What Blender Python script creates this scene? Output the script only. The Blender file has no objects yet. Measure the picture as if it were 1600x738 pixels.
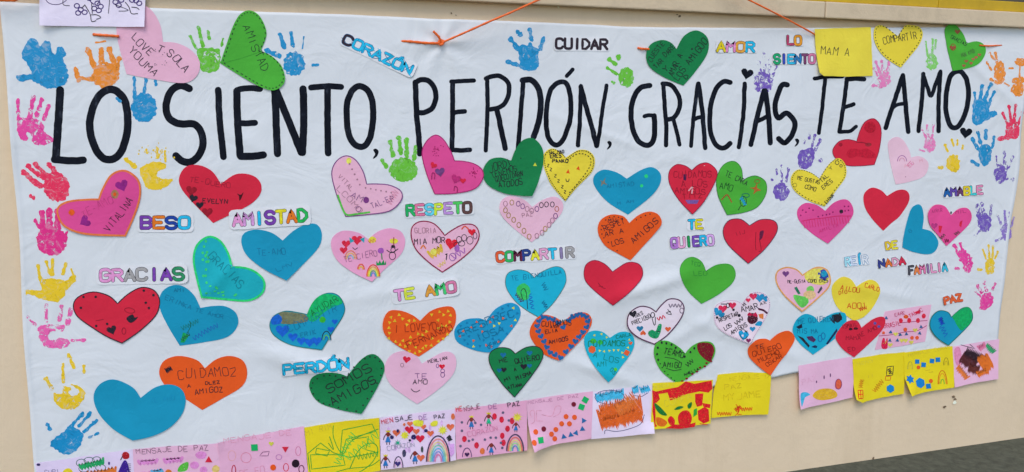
import bpy, math, random
from mathutils import Vector, Matrix, noise
from mathutils.geometry import delaunay_2d_cdt
random.seed(7)
SC = bpy.context.scene
COL = SC.collection
# ------------------------------------------------------------------ camera, sky, sun, exposure
F = 1433.0                                   # focal length in photo pixels (1600 wide)
def unit(v): return v.normalized()
EX = unit(Vector((4264, -188, 1433)))        # wall's horizontal direction seen from the camera
DN = Vector((-70, 9331, 1433)); DN = unit(DN - EX*DN.dot(EX))
EZ = -DN
EY = EZ.cross(EX)
D = 2.45                                     # camera to wall, metres
CAMZ = 1.40
cam = bpy.data.cameras.new('camera'); co = bpy.data.objects.new('camera', cam); COL.objects.link(co)
cam.sensor_fit = 'HORIZONTAL'; cam.sensor_width = 36; cam.lens = 36*F/1600
cam.clip_start = 0.05; cam.clip_end = 500
R3 = Matrix(((EX.x, -EX.y, -EX.z), (EY.x, -EY.y, -EY.z), (EZ.x, -EZ.y, -EZ.z)))
M4 = R3.to_4x4(); M4.translation = Vector((0, -D, CAMZ)); co.matrix_world = M4
SC.camera = co
w = bpy.data.worlds.new('World'); SC.world = w; w.use_nodes = True
nt = w.node_tree
sky = nt.nodes.new('ShaderNodeTexSky'); sky.sky_type = 'NISHITA'; sky.sun_disc = False
SUN_EL, SUN_AZ = 52, 208                     # azimuth clockwise from +Y: behind the camera, to its left
sky.sun_elevation = math.radians(SUN_EL); sky.sun_rotation = math.radians(SUN_AZ)
sky.dust_density = 1.0; sky.air_density = 1.0; sky.ozone_density = 1.0
bg = nt.nodes['Background']; bg.inputs[1].default_value = 0.145
nt.links.new(sky.outputs[0], bg.inputs[0])
sl = bpy.data.lights.new('sun', 'SUN'); sl.energy = 0.9; sl.angle = math.radians(28); sl.color = (1, .97, .93)
so = bpy.data.objects.new('sun', sl); COL.objects.link(so)
az, el = math.radians(SUN_AZ), math.radians(SUN_EL)
sd = Vector((math.sin(az)*math.cos(el), math.cos(az)*math.cos(el), math.sin(el)))
so.rotation_euler = (-sd).to_track_quat('-Z', 'Y').to_euler()
vs = SC.view_settings
vs.view_transform = 'Standard'; vs.look = 'None'; vs.gamma = 1; vs.use_curve_mapping = False
vs.exposure = 0.54
# ------------------------------------------------------------------ wall survey: photo point -> wall metres
def W(px, py, off=0.0):
    """point of the wall (or of a plane off metres in front of it): (X, Z)"""
    r = Vector((px-800, py-369, F))
    d = (r.dot(EX), r.dot(EY), r.dot(EZ))
    t = (D-off)/d[1]
    return (d[0]*t, CAMZ+d[2]*t)
KN = W(690, 67)
CREASES = [(W(560,590), W(400,545), .0050, .028), (W(1080,425), W(940,470), .0042, .026), (W(1250,560), W(1080,500), .003, .02), (W(1000,600), W(880,560), .003, .02), (W(780,330), W(900,240), .0012, .012),
           (W(1010,235), W(860,180), .0014, .010), (W(640,660), W(540,640), .0025, .03), (W(1150,470), W(1000,560), .0014, .02),
           (W(230,690), W(90,600), .0020, .03), (W(300,170), W(430,250), .0012, .015), (W(1440,470), W(1300,440), .0016, .02),
           (W(1590,170), W(1470,60), .0018, .015), (W(700,440), W(520,470), .0014, .02), (W(1180,300), W(1060,240), .001, .01)]
def segd(p, a, b):
    vx, vy = b[0]-a[0], b[1]-a[1]; t = ((p[0]-a[0])*vx+(p[1]-a[1])*vy)/(vx*vx+vy*vy)
    t = max(0, min(1, t)); return math.hypot(p[0]-a[0]-t*vx, p[1]-a[1]-t*vy), t
def hgt(X, Z):
    """how far the paper banner stands off the wall"""
    h = .0085 + (.0050)*noise.noise(Vector((X*2.2, Z*3.1, 0))) + .0022*noise.noise(Vector((X*6, Z*7+3, 1.7)))
    n = noise.noise(Vector((X*3.3+Z*1.5, Z*4.2-X*1.2, 5.1)))
    h += .0006*(1-min(1, abs(n)*4))
    n = noise.noise(Vector((X*5.3-Z*3.5, Z*3.2+X*2.2, 9.1)))
    h += .0003*(1-min(1, abs(n)*5))
    dx, dz = X-KN[0], Z-KN[1]; r = math.hypot(dx, dz)
    if r < .5:
        h += .0035*math.exp(-r/.09)*(math.sin(6*math.atan2(dz, dx)+1)*min(1, r/.03)) + .002*math.exp(-r/.03)
    for a, b, am, wd in CREASES:
        d, t = segd((X, Z), a, b)
        if d < 3*wd: h += 2.0*am*math.exp(-(d/wd)**2)*math.sin(math.pi*(.1+.8*t))
    return max(.002, h)
# ------------------------------------------------------------------ materials
def lin(c): c /= 255; return c/12.92 if c <= .04045 else ((c+.055)/1.055)**2.4
LIGHT = (.73, .79, .89)                      # how bright a white sheet reads in the photo, per channel
def alb(rgb): return tuple(min(.95, max(.006, lin(v)/l)) for v, l in zip(rgb, LIGHT))
MATS = {}
PEN = .74
def base(name, rough=.8, spec=.3):
    m = bpy.data.materials.new(name); m.use_nodes = True; t = m.node_tree
    b = t.nodes['Principled BSDF']; b.inputs['Roughness'].default_value = rough
    b.inputs['Specular IOR Level'].default_value = spec
    g = t.nodes.new('ShaderNodeNewGeometry')
    return m, t, b, g
def nz(t, g, scale, detail=3, rough=.5, dist=0, stretch=None):
    n = t.nodes.new('ShaderNodeTexNoise'); n.inputs['Scale'].default_value = scale; n.inputs['Detail'].default_value = detail
    n.inputs['Roughness'].default_value = rough; n.inputs['Distortion'].default_value = dist
    if stretch:
        mp = t.nodes.new('ShaderNodeMapping'); mp.inputs['Scale'].default_value = stretch
        t.links.new(g.outputs['Position'], mp.inputs['Vector']); t.links.new(mp.outputs[0], n.inputs['Vector'])
    else: t.links.new(g.outputs['Position'], n.inputs['Vector'])
    return n
def ramp(t, src, stops):
    r = t.nodes.new('ShaderNodeValToRGB'); e = r.color_ramp.elements
    for i, (p, c) in enumerate(stops):
        q = e[i] if i < 2 else e.new(p)
        q.position = p; q.color = (*c, 1) if len(c) == 3 else c
    t.links.new(src, r.inputs[0]); return r
def mul(c, k): return tuple(min(.97, v*k) for v in c)
def bump(t, b, src, strength, dist, prev=None):
    n = t.nodes.new('ShaderNodeBump'); n.inputs['Strength'].default_value = strength; n.inputs['Distance'].default_value = dist
    t.links.new(src, n.inputs['Height'])
    if prev: t.links.new(prev.outputs[0], n.inputs['Normal'])
    t.links.new(n.outputs[0], b.inputs['Normal']); return n
def card(rgb):
    """coloured craft paper"""
    k = ('card', rgb)
    if k in MATS: return MATS[k]
    m, t, b, g = base('craft_paper', .72, .25); c = alb(rgb)
    n = nz(t, g, 9, 4, .6); r = ramp(t, n.outputs['Fac'], [(.25, mul(c, .90)), (.75, mul(c, 1.07))])
    t.links.new(r.outputs[0], b.inputs['Base Color'])
    f = nz(t, g, 700, 2); q = nz(t, g, 30, 3, .6, .8)
    p = bump(t, b, q.outputs['Fac'], .35, .004); bump(t, b, f.outputs['Fac'], .25, .0004, p)
    MATS[k] = m; return m
def ink(rgb, cover=.85):
    """felt pen, crayon or pencil: streaky, lets paper through here and there"""
    k = ('ink', rgb, cover)
    if k in MATS: return MATS[k]
    m, t, b, g = base('pen_ink', .6, .2); c = alb(rgb)
    n = nz(t, g, 120, 3, .6); r = ramp(t, n.outputs['Fac'], [(.3, mul(c, .8)), (.7, mul(c, 1.25))])
    t.links.new(r.outputs[0], b.inputs['Base Color'])
    a = nz(t, g, 420, 2, .6); ar = ramp(t, a.outputs['Fac'], [(.62-cover*.4, (0, 0, 0)), (.70-cover*.4, (1, 1, 1))])
    t.links.new(ar.outputs[0], b.inputs['Alpha'])
    MATS[k] = m; return m
def paint(rgb, dry=.35):
    """finger paint pressed on by a hand: thick here, missing there"""
    k = ('paint', rgb, dry)
    if k in MATS: return MATS[k]
    m, t, b, g = base('finger_paint', .45, .35); c = alb(rgb)
    n = nz(t, g, 48, 6, .7, 1.6)
    pale = tuple(v*.62+.24 for v in c)
    r = ramp(t, n.outputs['Fac'], [(.36, pale), (.47, c), (.57, c), (.70, mul(c, .58))])
    t.links.new(r.outputs[0], b.inputs['Base Color'])
    a = nz(t, g, 75, 6, .72, .6); ar = ramp(t, a.outputs['Fac'], [(dry+.045, (0, 0, 0)), (dry+.085, (1, 1, 1))])
    t.links.new(ar.outputs[0], b.inputs['Alpha'])
    bump(t, b, a.outputs['Fac'], .5, .002)
    MATS[k] = m; return m
def marker():
    k = 'marker'
    if k in MATS: return MATS[k]
    m, t, b, g = base('black_marker', .6, .12)
    n = nz(t, g, 55, 4, .7, 0, (1, 1, .45)); r = ramp(t, n.outputs['Fac'], [(.35, (.003, .004, .009)), (.60, (.007, .009, .017)), (.72, (.035, .042, .06))])
    t.links.new(r.outputs[0], b.inputs['Base Color'])
    MATS[k] = m; return m
def banner_mat():
    m, t, b, g = base('white_roll_paper', .62, .3)
    n = nz(t, g, 2.2, 5, .6); r = ramp(t, n.outputs['Fac'], [(.2, (.755, .758, .755)), (.8, (.81, .81, .80))])
    t.links.new(r.outputs[0], b.inputs['Base Color'])
    a = nz(t, g, 7, 3, .55, 1.6); c = nz(t, g, 26, 4, .6, .5); f = nz(t, g, 800, 2)
    p = bump(t, b, a.outputs['Fac'], .35, .012); p = bump(t, b, c.outputs['Fac'], .2, .003, p); bump(t, b, f.outputs['Fac'], .15, .0004, p)
    return m
def wall_mat():
    m, t, b, g = base('cream_painted_plaster', .75, .25)
    c = alb((204, 188, 165))
    n = nz(t, g, 1.6, 6, .6); r = ramp(t, n.outputs['Fac'], [(.25, mul(c, .93)), (.75, mul(c, 1.04))])
    s = nz(t, g, 5, 6, .7, .3, (1, 1, .12)); rs = ramp(t, s.outputs['Fac'], [(.30, (.86, .84, .80)), (.48, (1, 1, 1))])
    x = t.nodes.new('ShaderNodeMix'); x.data_type = 'RGBA'; x.blend_type = 'MULTIPLY'; x.inputs[0].default_value = .55
    t.links.new(r.outputs[0], x.inputs[6]); t.links.new(rs.outputs[0], x.inputs[7]); t.links.new(x.outputs[2], b.inputs['Base Color'])
    a = nz(t, g, 14, 6, .65); f = nz(t, g, 260, 4, .7)
    p = bump(t, b, a.outputs['Fac'], .3, .01); bump(t, b, f.outputs['Fac'], .35, .0012, p)
    return m
def stone_mat(rgb, nm='weathered_stone', sc=18, lo=.72, hi=1.12):
    m, t, b, g = base(nm, .85, .2); c = alb(rgb)
    n = nz(t, g, sc, 8, .72, .4); r = ramp(t, n.outputs['Fac'], [(.28, mul(c, lo)), (.5, c), (.75, mul(c, hi))])
    t.links.new(r.outputs[0], b.inputs['Base Color'])
    f = nz(t, g, 220, 5, .7); p = bump(t, b, n.outputs['Fac'], .4, .006); bump(t, b, f.outputs['Fac'], .4, .0015, p)
    return m
def plain(nm, rgb, rough=.5, sc=20):
    m, t, b, g = base(nm, rough, .4); c = alb(rgb)
    n = nz(t, g, sc, 5, .6); r = ramp(t, n.outputs['Fac'], [(.3, mul(c, .86)), (.7, mul(c, 1.08))])
    t.links.new(r.outputs[0], b.inputs['Base Color']); f = nz(t, g, 90, 4); bump(t, b, f.outputs['Fac'], .2, .001)
    return m
# ------------------------------------------------------------------ mesh building
def pts(s):
    if not isinstance(s, str): return list(s)
    v = [float(a) for a in s.replace(',', ' ').split()]
    return [(v[i], v[i+1]) for i in range(0, len(v), 2)]
def smooth(P, closed=False, k=6):
    n = len(P); out = []
    if n < 3: return list(P)
    for i in range(n if closed else n-1):
        p1, p2 = P[i], P[(i+1) % n]
        p0 = P[i-1] if (closed or i) else p1
        p3 = P[(i+2) % n] if (closed or i+2 < n) else p2
        for j in range(k):
            t = j/k; a = []
            for q in (0, 1):
                a.append(.5*(2*p1[q]+(p2[q]-p0[q])*t+(2*p0[q]-5*p1[q]+4*p2[q]-p3[q])*t*t+(3*p1[q]-p0[q]-3*p2[q]+p3[q])*t**3))
            out.append(tuple(a))
    if not closed: out.append(P[-1])
    return out
def densify(P, step, closed=False):
    out = []; n = len(P)
    for i in range(n if closed else n-1):
        a, b = P[i], P[(i+1) % n]; L = math.hypot(b[0]-a[0], b[1]-a[1]); m = max(1, int(math.ceil(L/step)))
        out += [(a[0]+(b[0]-a[0])*j/m, a[1]+(b[1]-a[1])*j/m) for j in range(m)]
    if not closed: out.append(P[-1])
    return out
def area(P): return .5*sum(P[i-1][0]*P[i][1]-P[i][0]*P[i-1][1] for i in range(len(P)))
class Sheet:
    """everything laid on one surface: vertices in wall coordinates (X, Z) with a stand-off from hf"""
    def __init__(s, hf, org): s.hf = hf; s.org = org; s.v = []; s.f = []; s.mi = []; s.m = []; s.lift = 0.0
    def mat(s, m):
        if m not in s.m: s.m.append(m)
        return s.m.index(m)
    def add(s, vs2, faces, m, rim=None, thick=.0004):
        b = len(s.v); k = s.mat(m); s.lift += .00001
        for X, Z in vs2: s.v.append((X-s.org[0], -(s.hf(X, Z)+s.lift), Z-s.org[1]))
        for f in faces:
            a = vs2[f[0]]; c = vs2[f[1]]; d = vs2[f[2]]
            if (c[0]-a[0])*(d[1]-a[1])-(c[1]-a[1])*(d[0]-a[0]) < 0: f = tuple(reversed(f))
            s.f.append(tuple(b+i for i in f)); s.mi.append(k)
        if rim:
            r0 = len(s.v)
            for X, Z in rim: h = s.hf(X, Z)+s.lift; s.v.append((X-s.org[0], -h, Z-s.org[1])); s.v.append((X-s.org[0], -h+thick, Z-s.org[1]))
            n = len(rim)
            for i in range(n):
                j = (i+1) % n; s.f.append((r0+2*i, r0+2*i+1, r0+2*j+1, r0+2*j)); s.mi.append(k)
    def fill(s, P, m, grid=.014, rim=False):
        """P: closed outline in photo points"""
        Q = [W(*p) for p in P]
        if area(Q) < 0: Q.reverse()
        V = [Vector(q) for q in Q]; n = len(V)
        xs = [q[0] for q in Q]; zs = [q[1] for q in Q]; x0, x1, z0, z1 = min(xs), max(xs), min(zs), max(zs)
        if x1-x0 > grid*1.2 and z1-z0 > grid*1.2:
            X = x0+grid*.6
            while X < x1:
                Z = z0+grid*.6
                while Z < z1:
                    ins = False; ok = True
                    for i in range(n):
                        a, b = Q[i-1], Q[i]
                        if (a[1] > Z) != (b[1] > Z) and X < (b[0]-a[0])*(Z-a[1])/(b[1]-a[1])+a[0]: ins = not ins
                        if abs(a[0]-X)+abs(a[1]-Z) < grid*.35: ok = False
                    if ins and ok: V.append(Vector((X, Z)))
                    Z += grid
                X += grid
        r = delaunay_2d_cdt(V, [(i, (i+1) % n) for i in range(n)], [], 1, 1e-7)
        s.add([tuple(q) for q in r[0]], [tuple(f) for f in r[2]], m, Q if rim else None)
    def ribbon(s, P, wd, m, cap=True, taper=0):
        """P: centre line in photo points; wd: width in photo pixels"""
        P = densify(P, 6)
        q = [P[0]]
        for p in P[1:]:
            if math.hypot(p[0]-q[-1][0], p[1]-q[-1][1]) > .25: q.append(p)
        P = q; n = len(P)
        if n < 2: return
        L = []; Rr = []; hw = wd/2
        cl = math.hypot(P[0][0]-P[-1][0], P[0][1]-P[-1][1]) < wd*.5 and n > 4
        for i in range(n):
            a = P[i-1] if i else (P[-2] if cl else P[0]); b = P[i+1] if i < n-1 else (P[1] if cl else P[-1])
            p = P[i]
            d1 = (p[0]-a[0], p[1]-a[1]); d2 = (b[0]-p[0], b[1]-p[1])
            l1 = math.hypot(*d1) or 1; l2 = math.hypot(*d2) or 1
            tx, ty = d1[0]/l1+d2[0]/l2, d1[1]/l1+d2[1]/l2
            if d1 == (0, 0): tx, ty = d2
            if d2 == (0, 0): tx, ty = d1
            l = math.hypot(tx, ty) or 1; tx /= l; ty /= l
            hh = hw
            if taper: hh = hw*(1-taper*(2*abs(i/(n-1)-.5))**2)
            L.append((p[0]-ty*hh, p[1]+tx*hh)); Rr.append((p[0]+ty*hh, p[1]-tx*hh))
        k = n; vs2 = [W(*p) for p in L]+[W(*p) for p in Rr]; fs = [(i, i+1, k+i+1, k+i) for i in range(n-1)]
        s.add(vs2, fs, m)
        if cap and not cl and wd > 2.4:
            for p, o in ((P[0], P[1]), (P[-1], P[-2])):
                an = math.atan2(p[1]-o[1], p[0]-o[0]); c = [(p[0]+hw*math.cos(an+t), p[1]+hw*math.sin(an+t)) for t in [math.pi*(j/6-.5) for j in range(7)]]
                s.add([W(*z) for z in c], [tuple(range(7))], m)
    def build(s, name, parent=None):
        me = bpy.data.meshes.new(name); me.from_pydata(s.v, [], s.f)
        for m in s.m: me.materials.append(m)
        me.polygons.foreach_set('material_index', s.mi); me.polygons.foreach_set('use_smooth', [True]*len(s.f)); me.update()
        o = bpy.data.objects.new(name, me); COL.objects.link(o)
        if parent: o.parent = parent
        else: o.location = (s.org[0], 0, s.org[1])
        return o
def tag(o, label=None, cat=None, group=None, kind=None):
    if label: o['label'] = label
    if cat: o['category'] = cat
    if group: o['group'] = group
    if kind: o['kind'] = kind
    return o
def ell(cx, cy, rx, ry, n=18, rot=0):
    c, s_ = math.cos(math.radians(rot)), math.sin(math.radians(rot))
    return [(cx+rx*math.cos(a)*c-ry*math.sin(a)*s_, cy+rx*math.cos(a)*s_+ry*math.sin(a)*c) for a in [2*math.pi*i/n for i in range(n)]]
def mini_heart(cx, cy, s, rot=0):
    o = []
    for i in range(16):
        t = 2*math.pi*i/16; x = .58*math.sin(t)**3*1.0; y = -(13*math.cos(t)-5*math.cos(2*t)-2*math.cos(3*t)-math.cos(4*t))/28
        c, q = math.cos(math.radians(rot)), math.sin(math.radians(rot))
        o.append((cx+s*(x*c-y*q), cy+s*(x*q+y*c)))
    return o
def poly(cx, cy, s, n, rot=0): return [(cx+s*math.sin(2*math.pi*i/n+math.radians(rot)), cy-s*math.cos(2*math.pi*i/n+math.radians(rot))) for i in range(n)]
def star(cx, cy, s, n=5, inner=.45, rot=0): return [(cx+(s if i % 2 == 0 else s*inner)*math.sin(math.pi*i/n+rot), cy-(s if i % 2 == 0 else s*inner)*math.cos(math.pi*i/n+rot)) for i in range(2*n)]
FONT = {'A':'002640 1232','B':'0006 06364544330 3'.replace('0 3','03')+' 3342413000','C':'4536160501103041','D':'00062644422000','E':'46060040 0333','F':'460600 0333',
 'G':'45361605011030414323','H':'0006 4046 0343','I':'2026','J':'4641301001','K':'0006 460340','L':'060040','M':'0006234640','N':'00064046','O':'160501103041453616',
 'P':'00063645443303','Q':'160501103041453616 2240','R':'00063645443303 2340','S':'453616050413334241301001','T':'0646 2620','U':'060110304146','V':'062046','W':'0610233046',
 'X':'0046 0640','Y':'062346 2320','Z':'06460040','Ó':'160501103041453616 2738','Í':'2026 2738','-':'1333','1':'152620','2':'054645440040','!':'2622 2021',',':'2110'}
CURVY = set('CGOSQUÓJ')
def glyphs(txt, x0, y0, x1, y1, h, jit=.06, fillw=.72):
    """letter strokes along a baseline; yields (index, points)"""
    n = len(txt); dx, dy = (x1-x0)/n, (y1-y0)/n; L = math.hypot(x1-x0, y1-y0) or 1
    ux, uy = (x1-x0)/L, (y1-y0)/L; vx, vy = uy, -ux; adv = L/n; wd = adv*fillw
    out = []
    for i, ch in enumerate(txt):
        if ch == ' ' or ch not in FONT: continue
        ja, jb, jr = random.uniform(-1, 1)*jit*h, random.uniform(-1, 1)*jit*h*.4, random.uniform(-1, 1)*jit*1.3
        sz = h*(1+random.uniform(-1, 1)*jit)
        for st in FONT[ch].split():
            P = []
            for k in range(0, len(st), 2):
                gx = (int(st[k])/4)*wd; gy = int(st[k+1])/6*sz
                gx += gy*jr
                bx = x0+dx*i; by = y0+dy*i
                P.append((bx+ux*(gx+jb)+vx*(gy+ja), by+uy*(gx+jb)+vy*(gy+ja)))
            if ch in CURVY: P = smooth(P, False, 3)
            out.append((i, P))
    return out
def shape(kind, x, y, s, rot=0):
    if kind == 'tri': return poly(x, y, s, 3, rot)
    if kind == 'sq': return poly(x, y, s*1.2, 4, 45+rot)
    if kind == 'dot': return ell(x, y, s, s*1.05, 16)
    if kind == 'hex': return poly(x, y, s, 6, rot)
    if kind == 'star': return star(x, y, s, 6, .6, rot)
    if kind == 'heart': return mini_heart(x, y, s*1.7, rot)
def girl(x, y, s, dress, crown=True):
    o = [('P', (250, 195, 40), [(x-s*.5, y-s*1.55), (x-s*.55, y-s*2.1), (x-s*.2, y-s*1.8), (x, y-s*2.15), (x+s*.2, y-s*1.8), (x+s*.55, y-s*2.1), (x+s*.5, y-s*1.55)])] if crown else []
    o += [('S', (60, 45, 60), s*.22, [(x-s*.4, y-s*1.2), (x-s*.9, y-s*.4), (x-s*1.1, y+s*.3)]), ('S', (60, 45, 60), s*.22, [(x+s*.4, y-s*1.2), (x+s*.9, y-s*.5), (x+s*1.2, y+s*.1)]),
          ('E', (120, 45, 40), x, y-s*1.0, s*.5, s*.58), ('P', dress, [(x-s*.25, y-s*.4), (x+s*.25, y-s*.4), (x+s*.7, y+s*.9), (x-s*.7, y+s*.9)]),
          ('S', (60, 45, 60), s*.2, [(x-s*.3, y+s*.9), (x-s*.3, y+s*1.5)]), ('S', (60, 45, 60), s*.2, [(x+s*.3, y+s*.9), (x+s*.35, y+s*1.5)])]
    return o
def rainbow(x, y, rx, ry, cols, w):
    o = []
    for i, c in enumerate(cols):
        k = 1-i*.85/len(cols)
        o.append(('S', c, w, [(x+rx*k*math.cos(a), y-ry*k*math.sin(a)) for a in [math.pi*j/12 for j in range(13)]]))
    return o
def draw(o, hf, org, ops):
    """drawn and written decoration on sheet o"""
    hs = lambda X, Z: hf(X, Z)+.00012
    NM = {'T': 'handwriting', 'S': 'drawn_line', 'L': 'drawn_line', 'P': 'colour_patch', 'Q': 'colour_patch', 'E': 'coloured_spot', 'R': 'drawn_ring', 'Z': 'scribble', 'V': 'drawn_heart', 'D': 'stitching'}
    small = Sheet(hs, org); stitch = Sheet(hs, org); stitch.lift = .00005; lift = .0001
    for q in sorted(ops, key=lambda q: q[0] == 'T'):
        c = q[0]
        if c == 'K':
            kd, col, x, y, z = q[1:6]; k = Sheet(lambda X, Z: hf(X, Z)+.0010, org); k.fill(shape(kd, x, y, z, q[6] if len(q) > 6 else random.uniform(-14, 14)), card(col), rim=True); k.build('sticker', o)
            continue
        if c == 'D':        # dashes along a line
            P = densify(smooth(pts(q[3])), 1.0); step = q[4]; i = 0
            while i+step*.55 < len(P): stitch.ribbon(P[int(i):int(i+step*.55)+1], q[2], ink(q[1], .95)); i += step
            continue
        t = Sheet(hs, org); t.lift = lift
        if c == 'T':
            _, txt, x0, y0, x1, y1, h, col, wd = q
            for i, P in glyphs(txt, x0, y0, x1, y1, h, .10): t.ribbon([(x+.25*noise.noise(Vector((x*.3, y*.3, 1))), y+.25*noise.noise(Vector((x*.3, y*.3, 7)))) for x, y in densify(P, 2.5)], wd*PEN, ink(col, .93))
        elif c == 'S': t.ribbon(smooth(pts(q[3])) if len(pts(q[3])) > 2 else pts(q[3]), q[2], ink(q[1]))
        elif c == 'L': t.ribbon(pts(q[3]), q[2], ink(q[1]))
        elif c == 'P': t.fill(pts(q[2]), ink(q[1], .8))
        elif c == 'Q': t.fill(smooth(pts(q[2]), True, 4), ink(q[1], .8))
        elif c == 'E': t.fill([(a+random.uniform(-.06, .06)*q[4], b+random.uniform(-.06, .06)*q[5]) for a, b in ell(q[2], q[3], q[4], q[5], 14)], ink(q[1], .8))
        elif c == 'R': e = ell(q[3], q[4], q[5], q[6], 16, q[7] if len(q) > 7 else 0); t.ribbon(e+[e[0]], q[2], ink(q[1]))
        elif c == 'Z':
            _, col, wd, x0, y0, x1, y1, amp, n = q; L = math.hypot(x1-x0, y1-y0); vx, vy = -(y1-y0)/L, (x1-x0)/L
            P = []
            for i in range(n+1):
                a = amp*(1 if i % 2 else -1)*random.uniform(.7, 1.1); u = i/n
                P.append((x0+(x1-x0)*u+vx*a, y0+(y1-y0)*u+vy*a))
            t.ribbon(smooth(P, False, 3), wd, ink(col, .8))
        elif c == 'V': t.fill(mini_heart(q[2], q[3], q[4]*1.35, q[5] if len(q) > 5 else 0), ink(q[1], .85))
        if not t.v: continue
        lift = t.lift+.00001
        xs = [v[0] for v in t.v]; zs = [v[2] for v in t.v]
        if max(max(xs)-min(xs), max(zs)-min(zs)) > .017: t.build(NM[c], o)
        else:
            b = len(small.v); small.v += t.v; small.f += [tuple(b+i for i in f) for f in t.f]
            for k in t.mi: small.mi.append(small.mat(t.m[k]))
    if small.v: tag(small.build('small_pen_marks', o), kind='stuff')
    if stitch.v: tag(stitch.build('stitching', o), kind='stuff')
def item_h(cx, cz, R, layer, curl, cdir):
    c, s = math.cos(cdir), math.sin(cdir)
    def f(X, Z):
        t = ((X-cx)*c+(Z-cz)*s)/R
        return hgt(X, Z)+.0008*layer+curl*max(0, t)**2+.0006*max(0, math.hypot(X-cx, Z-cz)/R-.5)
    return f
GH = 'craft paper hearts glued on the white banner'
NH = [0]
def H(label, rgb, notch, A, tip, B, ops=(), layer=1, outline=None, ow=2, inset=1.2, dash=None, curl=None, halves=None, crease=False, cdir=None):
    notch, tip = pts(notch)[0], pts(tip)[0]; A, B = pts(A), pts(B)
    a = smooth([notch]+A+[tip], False, 5); b = smooth([tip]+B+[notch], False, 5)
    O = a[:-1]+b[:-1]
    cx = sum(p[0] for p in O)/len(O); cy = sum(p[1] for p in O)/len(O)
    org = W(cx, cy); R = max(math.hypot(W(*p)[0]-org[0], W(*p)[1]-org[1]) for p in O)
    cu = curl if curl is not None else random.choice([.0008, .0015, .003, .0045])
    cd = math.radians(cdir if cdir is not None else random.choice([-90, -60, 90, -120, 200, -20, 60])+random.uniform(-20, 20))
    f0 = item_h(org[0], org[1], R, layer, cu, cd)
    if crease:
        ta, tb = W(*notch), W(*tip)
        def f(X, Z): return f0(X, Z)+.006*math.exp(-segd((X, Z), ta, tb)[0]/.010)
    else: f = f0
    s = Sheet(f, org); s.fill(O, card(rgb), .012, True); o = s.build('paper_heart')
    tag(o, label, 'paper heart', GH)
    def ins(P, d): return [(x+(cx-x)*d/math.hypot(x-cx, y-cy), y+(cy-y)*d/math.hypot(x-cx, y-cy)) for x, y in P]
    pre = []
    if outline:
        e = Sheet(lambda X, Z: f(X, Z)+.00015, org); I = ins(O, inset+ow/2-1.0)
        e.ribbon(I+[I[0]], ow, ink(outline, 1.0)); e.build('outline', o)
    if dash:
        I = ins(O, dash[2]); pre.append(('D', dash[0], dash[1], [p for p in I+[I[0]]][::2], dash[3]))
    draw(o, f, org, pre+list(ops))
    return o
def quadsheet(name, label, rgb, corners, ops, layer=2, cat='drawing', group=None, curls=(), mat=None, wave=.0015):
    """a cut sheet of paper; corners in photo points (any outline), curls: (corner x, corner y, lift, radius px)"""
    P = pts(corners); O = []
    n = len(P)
    for i in range(n): O += densify([P[i], P[(i+1) % n]], 9)[:-1]
    O = [(x+random.uniform(-.25, .25), y+random.uniform(-.25, .25)) for x, y in O]
    cx = sum(p[0] for p in P)/n; cy = sum(p[1] for p in P)/n; org = W(cx, cy)
    cw = [(W(a, b), l, abs(W(a+r, b)[0]-W(a, b)[0])) for a, b, l, r in curls]
    sd_ = random.uniform(0, 50)
    def f(X, Z):
        h = hgt(X, Z)+.0010*layer+wave*noise.noise(Vector((X*9+sd_, Z*9, sd_)))
        for (p, l, r) in cw:
            d = math.hypot(X-p[0], Z-p[1])
            if d < r: h += l*(1-d/r)**2
        return h
    s = Sheet(f, org); s.fill(O, mat or card(rgb), .012, True); o = s.build(name); tag(o, label, cat, group)
    draw(o, f, org, ops); return o
GW = 'coloured word cut-outs glued on the banner'
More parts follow.
